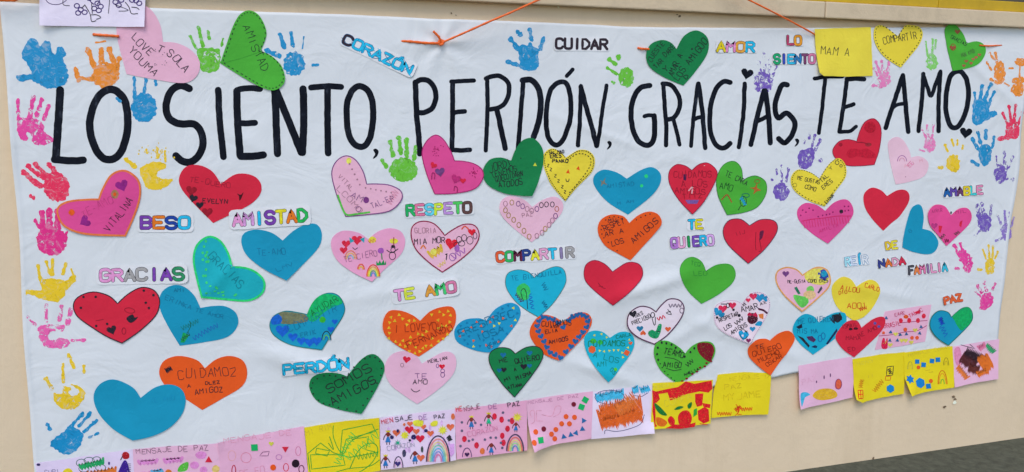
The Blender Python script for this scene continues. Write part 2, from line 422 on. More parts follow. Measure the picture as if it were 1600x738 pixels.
def WORD(label, txt, x0, y0, x1, y1, h, cols, sw, pad=4.5, ragged=False, layer=1, ol=(35, 35, 45)):
    """strip of white paper with bold felt-pen letters; x0,y0-x1,y1 is the baseline"""
    L = math.hypot(x1-x0, y1-y0); ux, uy = (x1-x0)/L, (y1-y0)/L; vx, vy = uy, -ux
    top = h+pad; bot = -pad; r = pad
    if any(c in 'ÓÍ' for c in txt): top += h*.12
    c = []
    for (sx, sy, a0) in ((-pad+r, bot+r, 180), (L+pad-r*1.6, bot+r, 270), (L+pad-r*1.6, top-r, 0), (-pad+r, top-r, 90)):
        for j in range(4):
            an = math.radians(a0+30*j); a = sx+r*math.cos(an); b = sy+r*math.sin(an)
            c.append((x0+ux*a+vx*b, y0+uy*a+vy*b))
    O = densify(c, 7, True); O = [(x+random.uniform(-.5, .5), y+random.uniform(-.5, .5)) for x, y in O]
    mx, my = (x0+x1)/2+vx*h/2, (y0+y1)/2+vy*h/2; org = W(mx, my); R = abs(W(x1, y1)[0]-W(x0, y0)[0])/2+.01
    f = item_h(org[0], org[1], R, layer+.3, random.choice([.001, .003]), random.choice([0, 3.1, -1.5]))
    s = Sheet(f, org); s.fill(O, card((206, 211, 222)), .012, True); o = s.build('word_cutout'); tag(o, label, 'word cut-out', GW)
    st = random.getstate(); done = {}
    dark = {}
    for i, P in glyphs(txt, x0, y0, x1, y1, h, .02, .76): dark.setdefault(i, []).append(P)
    for i in dark:
        col = cols[i % len(cols)] if not isinstance(cols, dict) else cols[i]
        e = Sheet(lambda X, Z: f(X, Z)+.0002, org)
        for P in dark[i]: e.ribbon(P, sw*.90+1.3, ink(ol, 1.0))
        e.lift += .0002
        for P in dark[i]: e.ribbon(P, sw*.90, ink(col, .93))
        if ragged:
            for P in dark[i]:
                a, b = P[0], P[-1]; e.ribbon([(a[0]-1.5, a[1]+2), (b[0]+2, b[1]-2)], .8, ink(ol)); m_ = P[len(P)//2]; e.ribbon([(m_[0]-3, m_[1]-3), (m_[0]+3, m_[1]+4)], .8, ink(col))
        e.build('letter', o)
    return o
def boxmesh(name, x0, x1, y0, y1, z0, z1, m, parent=None, bev=.003, cut=.25):
    import bmesh
    bm = bmesh.new(); bmesh.ops.create_cube(bm, size=1)
    for v in bm.verts: v.co = ((x0+x1)/2+v.co.x*(x1-x0), (y0+y1)/2+v.co.y*(y1-y0), (z0+z1)/2+v.co.z*(z1-z0))
    if bev: bmesh.ops.bevel(bm, geom=list(bm.edges), offset=bev, segments=2, affect='EDGES', profile=.6)
    me = bpy.data.meshes.new(name); bm.to_mesh(me); bm.free(); me.materials.append(m)
    o = bpy.data.objects.new(name, me); COL.objects.link(o)
    if parent: o.parent = parent
    return o
#@@STRUCTURE
GZ = W(1600, 684)[1]                         # where the wall meets the ground
def gridsheet(name, fx, nu, nv, m):
    v = [fx(i/nu, j/nv) for j in range(nv+1) for i in range(nu+1)]
    f = [(j*(nu+1)+i, j*(nu+1)+i+1, (j+1)*(nu+1)+i+1, (j+1)*(nu+1)+i) for j in range(nv) for i in range(nu)]
    me = bpy.data.meshes.new(name); me.from_pydata(v, [], f); me.materials.append(m)
    me.polygons.foreach_set('use_smooth', [True]*len(f)); me.update()
    o = bpy.data.objects.new(name, me); COL.objects.link(o); return o
gm = stone_mat((72, 76, 68), 'grey_asphalt', 30, .6, 1.5)
def gf(u, v):
    x = -30+60*u; y = -30+30.05*v
    return (x, y, GZ+.0015*noise.noise(Vector((x*3, y*3, 0))))
tag(gridsheet('ground', gf, 60, 60, gm), kind='structure')
LP = .032; LA, LB = W(700, 0, LP), W(1600, 43, LP); LK = (LB[1]-LA[1])/(LB[0]-LA[0])   # the ledge runs very slightly out of level
LR = W(1400, 37, LP)[0]; LZ = LA[1]+LK*(LR-LA[0]); LT = W(1400, 8.5, LP)[1]
bw = bpy.data.objects.new('building_wall', None); COL.objects.link(bw); bw.location = (0, 0, GZ)
tag(bw, 'cream plastered wall with stone ledge and yellow window frame behind the banner', 'wall')
def wf(u, v):
    x = -5+13*u; z = GZ-.02+(LZ+.02-GZ+.02)*v
    y = .0015*noise.noise(Vector((x*2, z*2, 3)))
    zz = z
    if v < .004: y -= 0
    return (x, y+.001, zz-GZ)
wo = gridsheet('plaster_face', wf, 330, 60, wall_mat()); wo.parent = bw
lm = stone_mat((188, 174, 152), 'ledge_stone', 12, .84, 1.05)
XJ = W(1290, 15, LP)[0]
k = -4
xs = [XJ+1.55*k for k in range(-4, 4)]
for a, b in zip(xs[:-1], xs[1:]):
    e = boxmesh('ledge_stone', a+.0015, b-.0015, -LP, .10, LZ-GZ, LT-GZ, lm, bw, .004)
    for v in e.data.vertices: v.co.z += LK*(v.co.x-LR)
ym = plain('yellow_painted_metal', (176, 146, 8), .5); dm = plain('dark_metal', (70, 66, 58), .5)
YX = W(1466, 5, .02)[0]; YT = LT+.16
fr = [boxmesh('window_frame', XJ-1.8, YX-.001, -.022, .05, LT-GZ+.0005, LT-GZ+.034, ym, bw, .003),
      boxmesh('window_frame', YX+.001, YX+4, -.022, .05, LT-GZ+.0005, LT-GZ+.034, ym, bw, .003),
      boxmesh('window_shutter', XJ-1.8, YX+4, -.005, .05, LT-GZ+.035, LT-GZ+1.2, dm, bw, .002)]
for e in fr:
    for v in e.data.vertices: v.co.z += LK*(v.co.x-LR)
boxmesh('upper_wall', -5, XJ-1.801, .0, .05, LT-GZ+.0005, LT-GZ+1.2, wall_mat(), bw, .002)
# small chips in the plaster
chm = stone_mat((110, 95, 78), 'bare_plaster', 80, .5, 1.4)
chw = stone_mat((232, 226, 212), 'chipped_plaster', 80, .9, 1.05)
for (x, y, s, m_) in ((1490, 620, 2.2, chm), (1492, 624, 2, chm), (1491, 629, 3, chw), (1475, 636, 2.4, chm), (1477, 635, 1.3, chm), (705, 21, 1.4, chm), (712, 24, 1.0, chm), (1062, 26, 2.0, chm), (1058, 23, 1.2, chm), (1364, 716, 2.2, chm), (872, 10, 2.6, chw)):
    org = W(x, y); c = Sheet(lambda X, Z: .0016, (0, 0)); P = [(a+random.uniform(-.4, .4)*s, b+random.uniform(-.4, .4)*s) for a, b in ell(x, y, s, s*.9, 9)]
    c.fill(P, m_); o_ = c.build('plaster_chip', bw); o_.location = (0, 0, -GZ)
# ------------------------------------------------------------------ the banner
TOP = smooth(pts('1 4 120 9 240 13 380 18 530 23 660 29 780 33 920 39 1000 42.5 1130 44 1270 44 1400 43.5 1500 43 1608 42'), False, 8)
BOT = smooth(pts('57 760 200 742 340 724 475 706 600 688 720 670 850 650 1000 622 1110 604 1205 589 1243 581 1330 568 1450 551 1556 536'), False, 8)
def along(P, u):
    L = [0]
    for a, b in zip(P[:-1], P[1:]): L.append(L[-1]+math.hypot(b[0]-a[0], b[1]-a[1]))
    d = u*L[-1]
    for i in range(len(L)-1):
        if d <= L[i+1]+1e-9:
            t = (d-L[i])/(L[i+1]-L[i]); return (P[i][0]+(P[i+1][0]-P[i][0])*t, P[i][1]+(P[i+1][1]-P[i][1])*t)
    return P[-1]
TW = [W(*p) for p in TOP]; BW = [W(*p) for p in BOT]
LE = pts('0 0 6 .12 0 .3 -2 .5 0 .7 3 .85 0 1')
NU, NV = 340, 150
ta = [along(TW, i/NU) for i in range(NU+1)]; ba = [along(BW, i/NU) for i in range(NU+1)]
BO = W(800, 369)
bv = []
for j in range(NV+1):
    v = j/NV
    for i in range(NU+1):
        u = i/NU
        X = ta[i][0]+(ba[i][0]-ta[i][0])*v; Z = ta[i][1]+(ba[i][1]-ta[i][1])*v
        wob = math.sin(v*math.pi)*(.004*math.sin(v*5)+.002*math.sin(v*17))
        X += wob*(1 if u < .5 else 2)*(abs(2*u-1)**6)
        Z += .0015*noise.noise(Vector((X*9, 3, v)))*(abs(2*v-1)**8)
        h = hgt(X, Z)
        e = (abs(2*u-1))**500; h += e*.006*(.5+noise.noise(Vector((u*3, v*5, 2))))
        bv.append((X-BO[0], -h, Z-BO[1]))
bf = [((j+1)*(NU+1)+i, (j+1)*(NU+1)+i+1, j*(NU+1)+i+1, j*(NU+1)+i) for j in range(NV) for i in range(NU)]
me = bpy.data.meshes.new('banner'); me.from_pydata(bv, [], bf); me.materials.append(banner_mat()); me.polygons.foreach_set('use_smooth', [True]*len(bf)); me.update()
banner = bpy.data.objects.new('paper_banner', me); COL.objects.link(banner); banner.location = (BO[0], 0, BO[1])
tag(banner, 'long white paper banner with black lettering and painted handprints hung on the wall', 'banner')
md = banner.modifiers.new('thickness', 'SOLIDIFY'); md.thickness = .0004; md.offset = -1
HB = lambda X, Z: hgt(X, Z)+.00025
# ------------------------------------------------------------------ big black lettering, one part per letter
def BIG(strokes, closed=()):
    s = Sheet(HB, BO)
    for i, (wd, p, sm) in enumerate(strokes):
        P = pts(p)
        if sm == 2: P = smooth(P+[P[0]] if False else P, True, 8); P.append(P[0]); P.append(P[1])
        elif sm: P = smooth(P, False, 8)
        P = densify(P, 5)
        P = [(x+.55*noise.noise(Vector((x*.11, y*.11, i))), y+.55*noise.noise(Vector((x*.11, y*.11, i+9)))) for x, y in P]
        s.ribbon(P, wd*1.04, marker())
        for q in (1, 2): s.ribbon([(x+.9*noise.noise(Vector((x*.09, y*.09, i+20*q))), y+.9*noise.noise(Vector((x*.09, y*.09, i+31*q)))) for x, y in P], wd*.94, marker())
    return s.build('painted_letter', banner)
def comma(x, y, k=1):
    s = Sheet(HB, BO); s.fill(smooth([(x-3*k, y-5*k), (x+1*k, y-7*k), (x+5*k, y-4*k), (x+5*k, y+1*k), (x+2*k, y+6*k), (x-3*k, y+9*k), (x-3*k, y+7*k), (x, y+2*k), (x-1*k, y-1*k)], True, 3), marker()); s.build('painted_comma', banner)
def dot_heart(x, y, k, rot):
    s = Sheet(HB, BO); s.fill(mini_heart(x, y, k, rot), marker()); s.build('painted_dot', banner)
#@@LETTERS
BIG([(12, '95 141 92 190 88 248', 1), (11, '86 249 110 251 131 250', 1)])
BIG([(11.5, '172 140 158 147 147 165 141 190 143 213 152 236 164 248 178 248 190 236 198 212 200 186 196 160 186 145', 2)])
BIG([(11, '296 139 284 134 271 139 262 153 260 174 268 188 285 194 303 194 314 206 317 225 311 242 298 253 284 251 275 243', 1)])
BIG([(10, '341 141 343 186 349 245', 1)])
BIG([(11, '370 143 371 190 375 243', 1), (9, '370 141 385 138 406 139', 1), (9, '374 193 398 192', 0), (11, '376 244 395 244 411 242', 1)])
BIG([(11, '429 142 431 190 433 240', 1), (11, '431 142 450 188 470 238', 1), (11, '473 139 474 190 472 238', 1)])
BIG([(9, '485 137 510 135 532 136', 1), (10, '511 140 511 190 512 239', 1)])
BIG([(9.5, '562 135 550 141 542 160 541 182 543 205 550 222 560 229 570 227 578 212 582 186 581 160 574 142', 2)])
comma(585, 239, 1.0)
BIG([(8.5, '648 129 650 176 653 210 655 240', 1), (8, '649 129 656 125 667 126 677 136 680 153 674 169 662 176 652 176', 1)])
BIG([(7.5, '706 129 706 180 705 234', 1), (6.5, '704 128 720 127 739 126', 1), (7, '706 177 715 175 725 174', 1), (7, '705 234 720 235 733 234', 1)])
BIG([(6.5, '760 124 760 180 758 235', 1), (7, '758 123 770 119 782 120 792 129 794 143 788 160 778 168 764 171', 1), (8, '775 173 781 200 788 232', 1)])
BIG([(7, '816 127 812 175 808 232', 1), (9, '815 126 827 125 838 135 843 153 841 184 832 214', 1)])
BIG([(7.5, '877 128 866 132 857 146 852 172 852 200 856 217 865 226 875 222 884 203 890 177 889 147 884 132', 2), (6, '884 119 889 114 893 109', 1)])
BIG([(6.5, '901 227 904 180 906 135', 1), (7.5, '906 136 916 175 930 228', 1), (6, '931 227 938 180 946 134', 1)])
comma(949, 226, .85)
BIG([(8, '1014 134 1000 137 989 152 984 176 987 203 996 221 1009 227 1018 220 1021 203 1020 181', 1), (6, '1020 181 1012 180 1005 182', 1)])
BIG([(6.5, '1035 132 1037 170 1039 200 1038 227', 1), (7, '1034 131 1046 133 1056 144 1061 160 1057 175 1050 184 1041 187', 1), (6, '1050 187 1055 206 1059 226', 1)])
BIG([(6, '1077 228 1082 180 1089 131', 1), (7, '1090 131 1096 180 1099 231', 1), (6, '1081 188 1088 184 1097 183', 1)])
BIG([(7.5, '1139 129 1128 128 1117 139 1109 163 1107 190 1109 211 1118 228 1129 231 1138 224', 1)])
BIG([(6.5, '1161 131 1159 180 1152 230', 1)])
dot_heart(1165, 115, 17, 12)
BIG([(7.5, '1171 226 1180 185 1191 142', 1), (8, '1193 142 1198 180 1201 223', 1), (6.5, '1178 191 1188 186 1197 181', 1)])
BIG([(8, '1227 133 1219 133 1212 149 1208 168 1213 184 1226 177 1237 187 1239 198 1234 212 1224 223 1214 217', 1)])
comma(1242, 222, .8)
BIG([(6, '1270 123 1290 120 1313 120', 1), (6, '1286 124 1282 165 1277 208', 1)])
BIG([(6.5, '1320 125 1315 165 1309 206', 1), (7, '1320 124 1335 123 1347 124', 1), (6, '1316 168 1331 163', 0), (5.5, '1309 206 1325 205 1335 198', 1)])
BIG([(7, '1381 200 1394 160 1407 118', 1), (7, '1407 119 1412 160 1416 206', 1), (5.5, '1392 169 1399 164 1410 162', 1)])
BIG([(6.5, '1432 205 1437 160 1439 116', 1), (6, '1439 117 1445 135 1451 150 1459 130 1466 112', 1), (6.5, '1466 114 1463 160 1463 205', 1)])
BIG([(7.5, '1493 112 1482 119 1476 141 1474 168 1478 190 1486 200 1496 194 1506 171 1510 146 1507 125 1500 114', 2)])
dot_heart(1505, 207, 17, 8)
#@@HANDS
BLUE=(12,132,190); ORA=(240,130,35); MAG=(214,60,150); GRN=(95,180,50); YEL=(226,186,34); CRI=(215,40,85); PUR=(105,80,175); PNK=(235,120,180); LGR=(120,195,95)
def ragged(P, amp, seed):
    P = densify(P, 2.0, True); n = len(P); o = []
    for i, (x, y) in enumerate(P):
        a, b = P[i-1], P[(i+1) % n]; tx, ty = b[0]-a[0], b[1]-a[1]; l = math.hypot(tx, ty) or 1
        d = amp*noise.noise(Vector((x*.22, y*.22, seed)))*1.6+amp*.5*noise.noise(Vector((x*.7, y*.7, seed)))
        o.append((x+ty/l*d, y-tx/l*d))
    return o
HS = [0]
def HAND(rgb, label, *pieces, dry=.35, fdry=None):
    HS[0] += 1; s = Sheet(HB, BO)
    for i, p in enumerate(pieces):
        m = paint(rgb, dry if (p[0] in 'eg' or fdry is None) else fdry)
        if p[0] == 'e': P = ell(*p[1:5], 20, p[5] if len(p) > 5 else 0); a = 1.8
        elif p[0] == 'g': P = smooth(pts(p[1]), True, 4); a = 1.3
        else:
            _, x0, y0, x1, y1, wd = p[:6]; L = math.hypot(x1-x0, y1-y0) or 1; ux, uy = (x1-x0)/L, (y1-y0)/L; h = wd/2; P = []
            nn = 6
            for k in range(nn+1):
                t = k/nn; ww = h*(1.05-.35*math.sin(t*math.pi*1.1+.3)**2); P.append((x0+ux*L*t-uy*ww, y0+uy*L*t+ux*ww))
            for k in range(1, 5): an = math.pi*(.5-k/5); P.append((x1+h*(ux*math.cos(an)-uy*math.sin(an)), y1+h*(uy*math.cos(an)+ux*math.sin(an))))
            for k in range(nn, -1, -1):
                t = k/nn; ww = h*(1.05-.35*math.sin(t*math.pi*1.1+.3)**2); P.append((x0+ux*L*t+uy*ww, y0+uy*L*t-ux*ww))
            for k in range(1, 5): an = math.pi*(.5-k/5); P.append((x0-h*(ux*math.cos(an)-uy*math.sin(an)), y0-h*(uy*math.cos(an)+ux*math.sin(an))))
            a = min(1.3, wd*.17)
        s.fill(ragged(P, a, HS[0]*3.3+i), m, .02)
    o = s.build('handprint', banner); o['label'] = label; return o
HAND(BLUE, 'thick blue handprint in the top left corner', ('g', '35 82 41 70 47 61 57 62 64 73 70 64 79 66 81 79 87 86 90 75 98 74 103 84 99 94 106 110 106 126 96 136 76 138 60 131 48 125 36 127 27 124 28 118 42 116 51 117 46 104 37 93'), dry=.29)
HAND(ORA, 'orange handprint beside the pink heart at upper left', ('e', 165, 118, 21, 20), ('f', 119, 110, 124, 124, 9), ('f', 124, 122, 146, 124, 7), ('f', 138, 78, 147, 104, 9), ('f', 158, 78, 160, 104, 9), ('f', 171, 78, 178, 98, 10), ('f', 187, 92, 182, 110, 8), ('f', 150, 67, 165, 65, 3), dry=.31)
HAND(MAG, 'magenta handprint left of the letter L', ('g', '29 186 44 184 58 185 68 194 71 206 81 214 84 220 70 227 53 223 50 211 43 206 44 219 36 219 29 207'), ('f', 29, 157, 30, 186, 6), ('f', 53, 152, 47, 186, 8), ('f', 66, 156, 62, 170, 7), ('e', 59, 179, 5, 5), ('f', 77, 166, 70, 186, 7), dry=.37)
HAND(BLUE, 'blue handprint between the letters O and S', ('e', 225, 168, 20, 23), ('f', 210, 122, 211, 156, 6), ('f', 228, 124, 225, 146, 6), ('f', 243, 128, 244, 132, 6), ('f', 183, 154, 188, 158, 5), dry=.30)
HAND(GRN, 'green handprint left of the tall green heart', ('g', '309 77 325 76 342 78 344 95 339 111 317 112 312 98'), ('f', 297, 57, 306, 76, 5), ('f', 310, 44, 317, 72, 6), ('f', 325, 50, 327, 60, 5), ('f', 348, 61, 346, 72, 4), dry=.33)
HAND(BLUE, 'blue handprint above the letter T', ('e', 459, 100, 17, 19), ('f', 437, 54, 444, 75, 7), ('f', 454, 52, 457, 72, 6), ('f', 474, 58, 472, 76, 2), ('f', 416, 79, 436, 88, 8), ('f', 488, 102, 495, 102, 5), dry=.32)
HAND(GRN, 'green handprint below the comma after SIENTO', ('e', 629, 265, 22, 19), ('f', 608, 221, 613, 243, 7), ('f', 622, 216, 625, 238, 8), ('f', 634, 219, 635, 243, 8), ('f', 648, 230, 646, 248, 7), ('f', 596, 251, 603, 260, 7), dry=.32)
HAND(BLUE, 'blue handprint left of the word CUIDAR', ('g', '808 78 814 69 821 71 827 65 832 73 840 78 839 90 840 105 826 111 812 107 811 96'), ('f', 796, 61, 807, 77, 8), ('f', 808, 51, 811, 54, 8), ('f', 826, 48, 828, 62, 7), ('f', 847, 62, 842, 77, 8), ('f', 792, 97, 808, 102, 7), dry=.30)
HAND(GRN, 'small green handprint right of the letter N', ('e', 977, 121, 12.5, 16), ('f', 951, 93, 960, 101, 7), ('f', 965, 88, 966, 91, 7), ('f', 947, 106, 962, 116, 5), ('f', 955, 128, 958, 130, 4), dry=.32)
HAND(PUR, 'purple handprint over the letter A of GRACIAS', ('e', 1190, 129, 15, 17), ('f', 1191, 84, 1193, 114, 6), ('f', 1183, 97, 1186, 116, 6), ('f', 1201, 95, 1199, 118, 6), ('f', 1210, 104, 1205, 118, 5), ('f', 1173, 116, 1178, 126, 7), dry=.40, fdry=.47)
HAND(PNK, 'pink handprint below the yellow heart at upper right', ('e', 1378, 123, 10, 13), ('f', 1365, 97, 1370, 112, 5), ('f', 1374, 95, 1376, 112, 5), ('f', 1385, 98, 1383, 112, 5), ('f', 1362, 108, 1368, 118, 4), ('f', 1361, 134, 1374, 135, 6), dry=.38)
HAND(LGR, 'pale green handprint left of the small green heart', ('e', 1452, 97, 9, 13), ('f', 1443, 66, 1446, 88, 3.5), ('f', 1454, 62, 1453, 82, 4), ('f', 1459, 64, 1458, 76, 4), dry=.38)
HAND(ORA, 'upper left of two orange handprints at the right edge', ('e', 1558, 113, 9, 19), ('f', 1543, 84, 1549, 93, 4), ('f', 1552, 83, 1554, 98, 5), ('f', 1538, 98, 1545, 109, 4), ('f', 1543, 124, 1553, 130, 5), ('f', 1565, 130, 1572, 134, 3), dry=.36)
HAND(ORA, 'lower right of two orange handprints at the right edge', ('e', 1586, 140, 10, 11), ('e', 1588, 126, 11, 6), ('e', 1590, 97, 9, 6), ('f', 1590, 100, 1589, 122, 3), ('f', 1573, 107, 1579, 107, 3), dry=.34)
HAND(BLUE, 'blue handprint right of the word AMO', ('g', '1518 160 1531 153 1541 161 1541 175 1535 188 1524 196 1516 194 1515 178'), ('f', 1519, 145, 1521, 165, 5), ('f', 1531, 134, 1527, 158, 6), ('f', 1543, 132, 1534, 158, 6), ('f', 1549, 144, 1540, 164, 5), ('f', 1536, 184, 1548, 177, 10), dry=.30)
HAND(CRI, 'dark pink handprint at the right edge', ('e', 1579, 203, 12, 15), ('f', 1562, 177, 1571, 196, 5), ('f', 1572, 166, 1576, 190, 5), ('f', 1582, 165, 1581, 190, 5), ('f', 1594, 176, 1587, 196, 5), ('f', 1558, 217, 1573, 214, 8), dry=.35)
HAND(PNK, 'pale pink handprint right of the pale pink heart', ('e', 1450, 226, 9, 12), ('f', 1437, 201, 1444, 215, 4), ('f', 1445, 196, 1448, 214, 4), ('f', 1455, 196, 1453, 214, 4), ('f', 1434, 234, 1441, 236, 3), dry=.40)
HAND(YEL, 'yellow handprint left of a blue one at the right', ('e', 1486, 255, 10, 14), ('f', 1473, 227, 1477, 236, 4.5), ('f', 1483, 218, 1486, 227, 4), ('f', 1492, 219, 1492, 226, 3.5), ('f', 1501, 228, 1500, 232, 4), ('f', 1464, 262, 1469, 262, 6), dry=.31)
HAND(BLUE, 'blue handprint below the heart-shaped full stop', ('e', 1535, 242, 10.5, 17), ('f', 1515, 217, 1524, 232, 6), ('f', 1524, 207, 1528, 224, 6), ('f', 1535, 204, 1536, 216, 6), ('f', 1549, 214, 1546, 230, 5), ('f', 1515, 252, 1524, 257, 6), dry=.33)
HAND(PUR, 'purple handprint at the right edge above AMABLE', ('e', 1560, 272, 10, 16), ('f', 1553, 244, 1554, 257, 3), ('f', 1566, 238, 1566, 257, 5), ('f', 1579, 245, 1571, 263, 5), ('f', 1567, 279, 1579, 280, 7), dry=.38, fdry=.44)
HAND(PUR, 'left of two purple handprints below AMABLE', ('e', 1536, 348, 11, 15), ('f', 1525, 322, 1528, 342, 8), ('f', 1532, 318, 1533, 330, 6), ('f', 1546, 321, 1545, 336, 5), ('f', 1529, 360, 1521, 368, 4), dry=.36, fdry=.41)
HAND((130, 110, 190), 'right of two purple handprints below AMABLE', ('e', 1569, 362, 8.5, 14), ('f', 1556, 337, 1562, 351, 4), ('f', 1567, 330, 1568, 348, 4), ('f', 1575, 332, 1573, 348, 4), ('f', 1581, 340, 1577, 354, 4), ('f', 1553, 376, 1562, 372, 4), dry=.37, fdry=.42)
HAND(MAG, 'magenta handprint right of the word FAMILIA', ('e', 1509, 411, 8, 15), ('e', 1502, 399, 8, 9), ('f', 1489, 383, 1498, 400, 6), ('f', 1498, 380, 1503, 395, 5), ('f', 1491, 419, 1494, 419, 5), dry=.37)
HAND(YEL, 'yellow handprint at the right edge under the purple ones', ('e', 1544, 416, 8.5, 13), ('f', 1533, 390, 1538, 404, 3.5), ('f', 1542, 383, 1543, 402, 3.5), ('f', 1549, 384, 1548, 402, 3.5), ('f', 1556, 393, 1552, 403, 3.5), ('f', 1526, 421, 1530, 421, 5), dry=.34)
HAND(MAG, 'magenta handprint right of the word PAZ', ('e', 1540, 468, 10, 12), ('e', 1534, 478, 6, 6), ('f', 1520, 453, 1529, 463, 4), ('f', 1525, 446, 1531, 457, 6), ('f', 1535, 441, 1538, 453, 6), ('f', 1552, 443, 1549, 451, 5), dry=.33, fdry=.43)
HAND(YEL, 'yellow handprint above the word BESO', ('g', '218 265 228 257 240 253 256 254 260 261 250 266 245 271 248 277 259 279 270 281 263 290 248 296 233 295 225 285'), ('f', 198, 249, 211, 260, 8), ('f', 229, 234, 230, 238, 5), ('f', 246, 232, 247, 246, 5), ('f', 258, 236, 259, 252, 4), dry=.29)
HAND(PUR, 'purple handprint above the yellow stitched heart', ('g', '1246 238 1256 233 1268 232 1270 245 1264 261 1253 264 1245 257'), ('f', 1271, 211, 1266, 232, 4.5), ('f', 1279, 219, 1272, 234, 5), ('f', 1279, 251, 1281, 249, 6), ('f', 1263, 210, 1262, 216, 5), ('f', 1255, 220, 1254, 223, 4), dry=.35, fdry=.40)
HAND(PUR, 'purple handprint left of the yellow stitched heart', ('e', 1218, 299, 13, 14), ('f', 1219, 259, 1219, 283, 4.5), ('f', 1230, 263, 1226, 283, 5), ('f', 1211, 265, 1211, 272, 4), ('f', 1203, 280, 1204, 281, 3), dry=.36, fdry=.40)
HAND(CRI, 'red handprint at the left edge below the letter L', ('e', 89, 291, 20, 24, -20), ('f', 38, 269, 64, 290, 9), ('f', 45, 259, 68, 277, 8), ('f', 56, 256, 76, 277, 8), ('f', 77, 256, 85, 266, 9), ('f', 49, 306, 54, 309, 6), dry=.32)
HAND((212, 40, 130), 'magenta handprint at the left tucked beside a pink heart', ('e', 82, 376, 24, 23), ('f', 67, 332, 68, 358, 10), ('f', 78, 330, 79, 358, 11), ('f', 91, 330, 91, 358, 11), ('f', 56, 344, 63, 354, 6), ('f', 105, 362, 103, 374, 5), dry=.33)
HAND(YEL, 'yellow handprint at the left edge left of GRACIAS', ('g', '65 438 84 434 104 437 112 430 119 430 118 440 106 450 99 465 86 471 66 466 50 460 40 459 38 452 52 452 66 452'), ('f', 60, 414, 65, 440, 6), ('f', 73, 408, 79, 427, 5), ('f', 83, 406, 82, 428, 7), ('f', 103, 412, 99, 426, 6), ('f', 112, 420, 117, 432, 4), dry=.30)
HAND((218, 90, 165), 'streaky pink handprint left of the red outlined heart', ('g', '59 513 66 507 80 506 97 506 103 512 97 517 84 517 77 522 78 529 87 530 97 527 107 529 111 536 103 541 85 543 72 540 64 531 62 522'), ('f', 113, 531, 133, 530, 5), ('f', 43, 493, 56, 507, 5), ('f', 73, 476, 73, 500, 6), ('f', 97, 477, 94, 499, 7), ('f', 112, 483, 106, 503, 8), dry=.39)
HAND(YEL, 'faint yellow handprint at the lower left', ('g', '84 613 96 614 101 603 112 604 108 612 118 616 125 609 110 598 125 603 135 613 127 628 118 637 100 637 88 629'), ('f', 108, 553, 116, 572, 6), ('f', 99, 568, 100, 594, 6), ('f', 132, 570, 132, 580, 5), ('f', 73, 590, 82, 605, 7), dry=.34)
HAND(BLUE, 'blue handprint at the bottom left corner', ('g', '81 688 90 680 100 673 109 664 119 667 129 675 130 686 123 698 115 706 100 708 89 701 80 696'), ('f', 112, 664, 130, 644, 6), ('f', 124, 664, 142, 643, 6), ('f', 132, 673, 151, 655, 6), ('f', 140, 682, 154, 675, 4), ('f', 75, 662, 79, 669, 7), dry=.29)
sp = Sheet(HB, BO)
for i in range(34): x, y = random.gauss(243, 11), random.gauss(238, 7); sp.fill(ell(x, y, random.uniform(.5, 1.6), random.uniform(.5, 1.8), 7), paint(YEL, .33))
tag(sp.build('paint_splatter', banner), kind='stuff')
#@@HEARTS
RED=(196,33,60); CY=(10,138,178); LG=(68,162,52); DG=(8,116,66); OR=(214,82,24); MG=(204,70,140); PK=(238,168,196); YE=(230,198,58); WP=(233,205,222)
K=(32,30,42); KR=(138,22,44); KB=(8,104,144); KG=(20,60,35); KP=(105,60,120); GY=(150,110,130)
H('pink heart tucked under the white drawing at top left, reading LOVE YOUMA', PK, '255 66', '250 38 234 14 208 5 187 22 183 55', '198 116', '240 124 287 130 308 118 312 97 299 79 277 68',
  [('T','LOVE',205,60,235,90,12,K,1.4),('T','YOUMA',200,81,242,122,12,K,1.4),('T','T',244,80,256,85,10,K,1.3),('T','SOLA',261,84,289,117,12,K,1.4)]+[('E',K,random.uniform(240,272),random.uniform(76,104),.6,.6) for _ in range(16)])
H('tall green heart with stitched edge reading AMISTAD', LG, '407 80', '416 53 406 27 390 17 375 23 364 41 354 69', '344 99', '379 121 409 137 429 141 444 128 440 105 424 88',
  [('T','AMISTAD',379,42,410,116,12,K,1.3),('S',(55,140,45),1.2,'346 99 375 92 407 81')], dash=(K,1.3,3.5,9), curl=.003, layer=2)
H('large magenta-pink heart with orange rim reading TE AMO VITALINA', MG, '154 310', '136 311 108 314 92 322 90 335 102 354 135 366', '197 369', '208 345 218 318 221 295 215 277 196 265 176 271 163 290',
  [('T','TE-AMO',132,340,180,315,12,(180,60,120),1.2),('T','VITALINA',172,362,210,312,11,K,1.3),('E',OR,113,331,5,5),('V',(130,30,120),134,345,12,60),('V',(130,30,120),191,289,13,-20),('E',(150,110,80),180,303,6,7),('E',OR,180,303,2.5,3)], outline=(235,110,60), ow=3, layer=2)
H('crimson heart reading TE QUIERO EVELYN, left of the word AMISTAD', RED, '345 287', '332 268 312 258 291 260 280 277 284 295 304 319', '333 348', '362 334 392 318 407 301 406 284 392 273 368 272',
  [('T','TE-QUERO',296,284,362,294,8,(150,25,50),1.3),('T','EVELYN',317,316,357,318,7,K,1.5),('V',K,302,309,9,20),('V',K,312,320,8,0),('V',(140,20,40),299,297,11,10),('V',(140,20,40),324,331,11,0),('Q',(60,15,25),'370 302 376 304 380 300 377 309 374 313 373 306')])
H('plain blue heart under the word AMISTAD reading TE-AMO', CY, '441 375', '424 363 400 358 381 364 377 379 386 399 413 420', '447 437', '470 415 497 386 502 364 494 350 477 350 458 360',
  [('T','TE-AMO',402,398,448,396,9,KB,1.2),('T','LMV',433,424,460,412,6,KB,1)], curl=.004, cdir=-100)
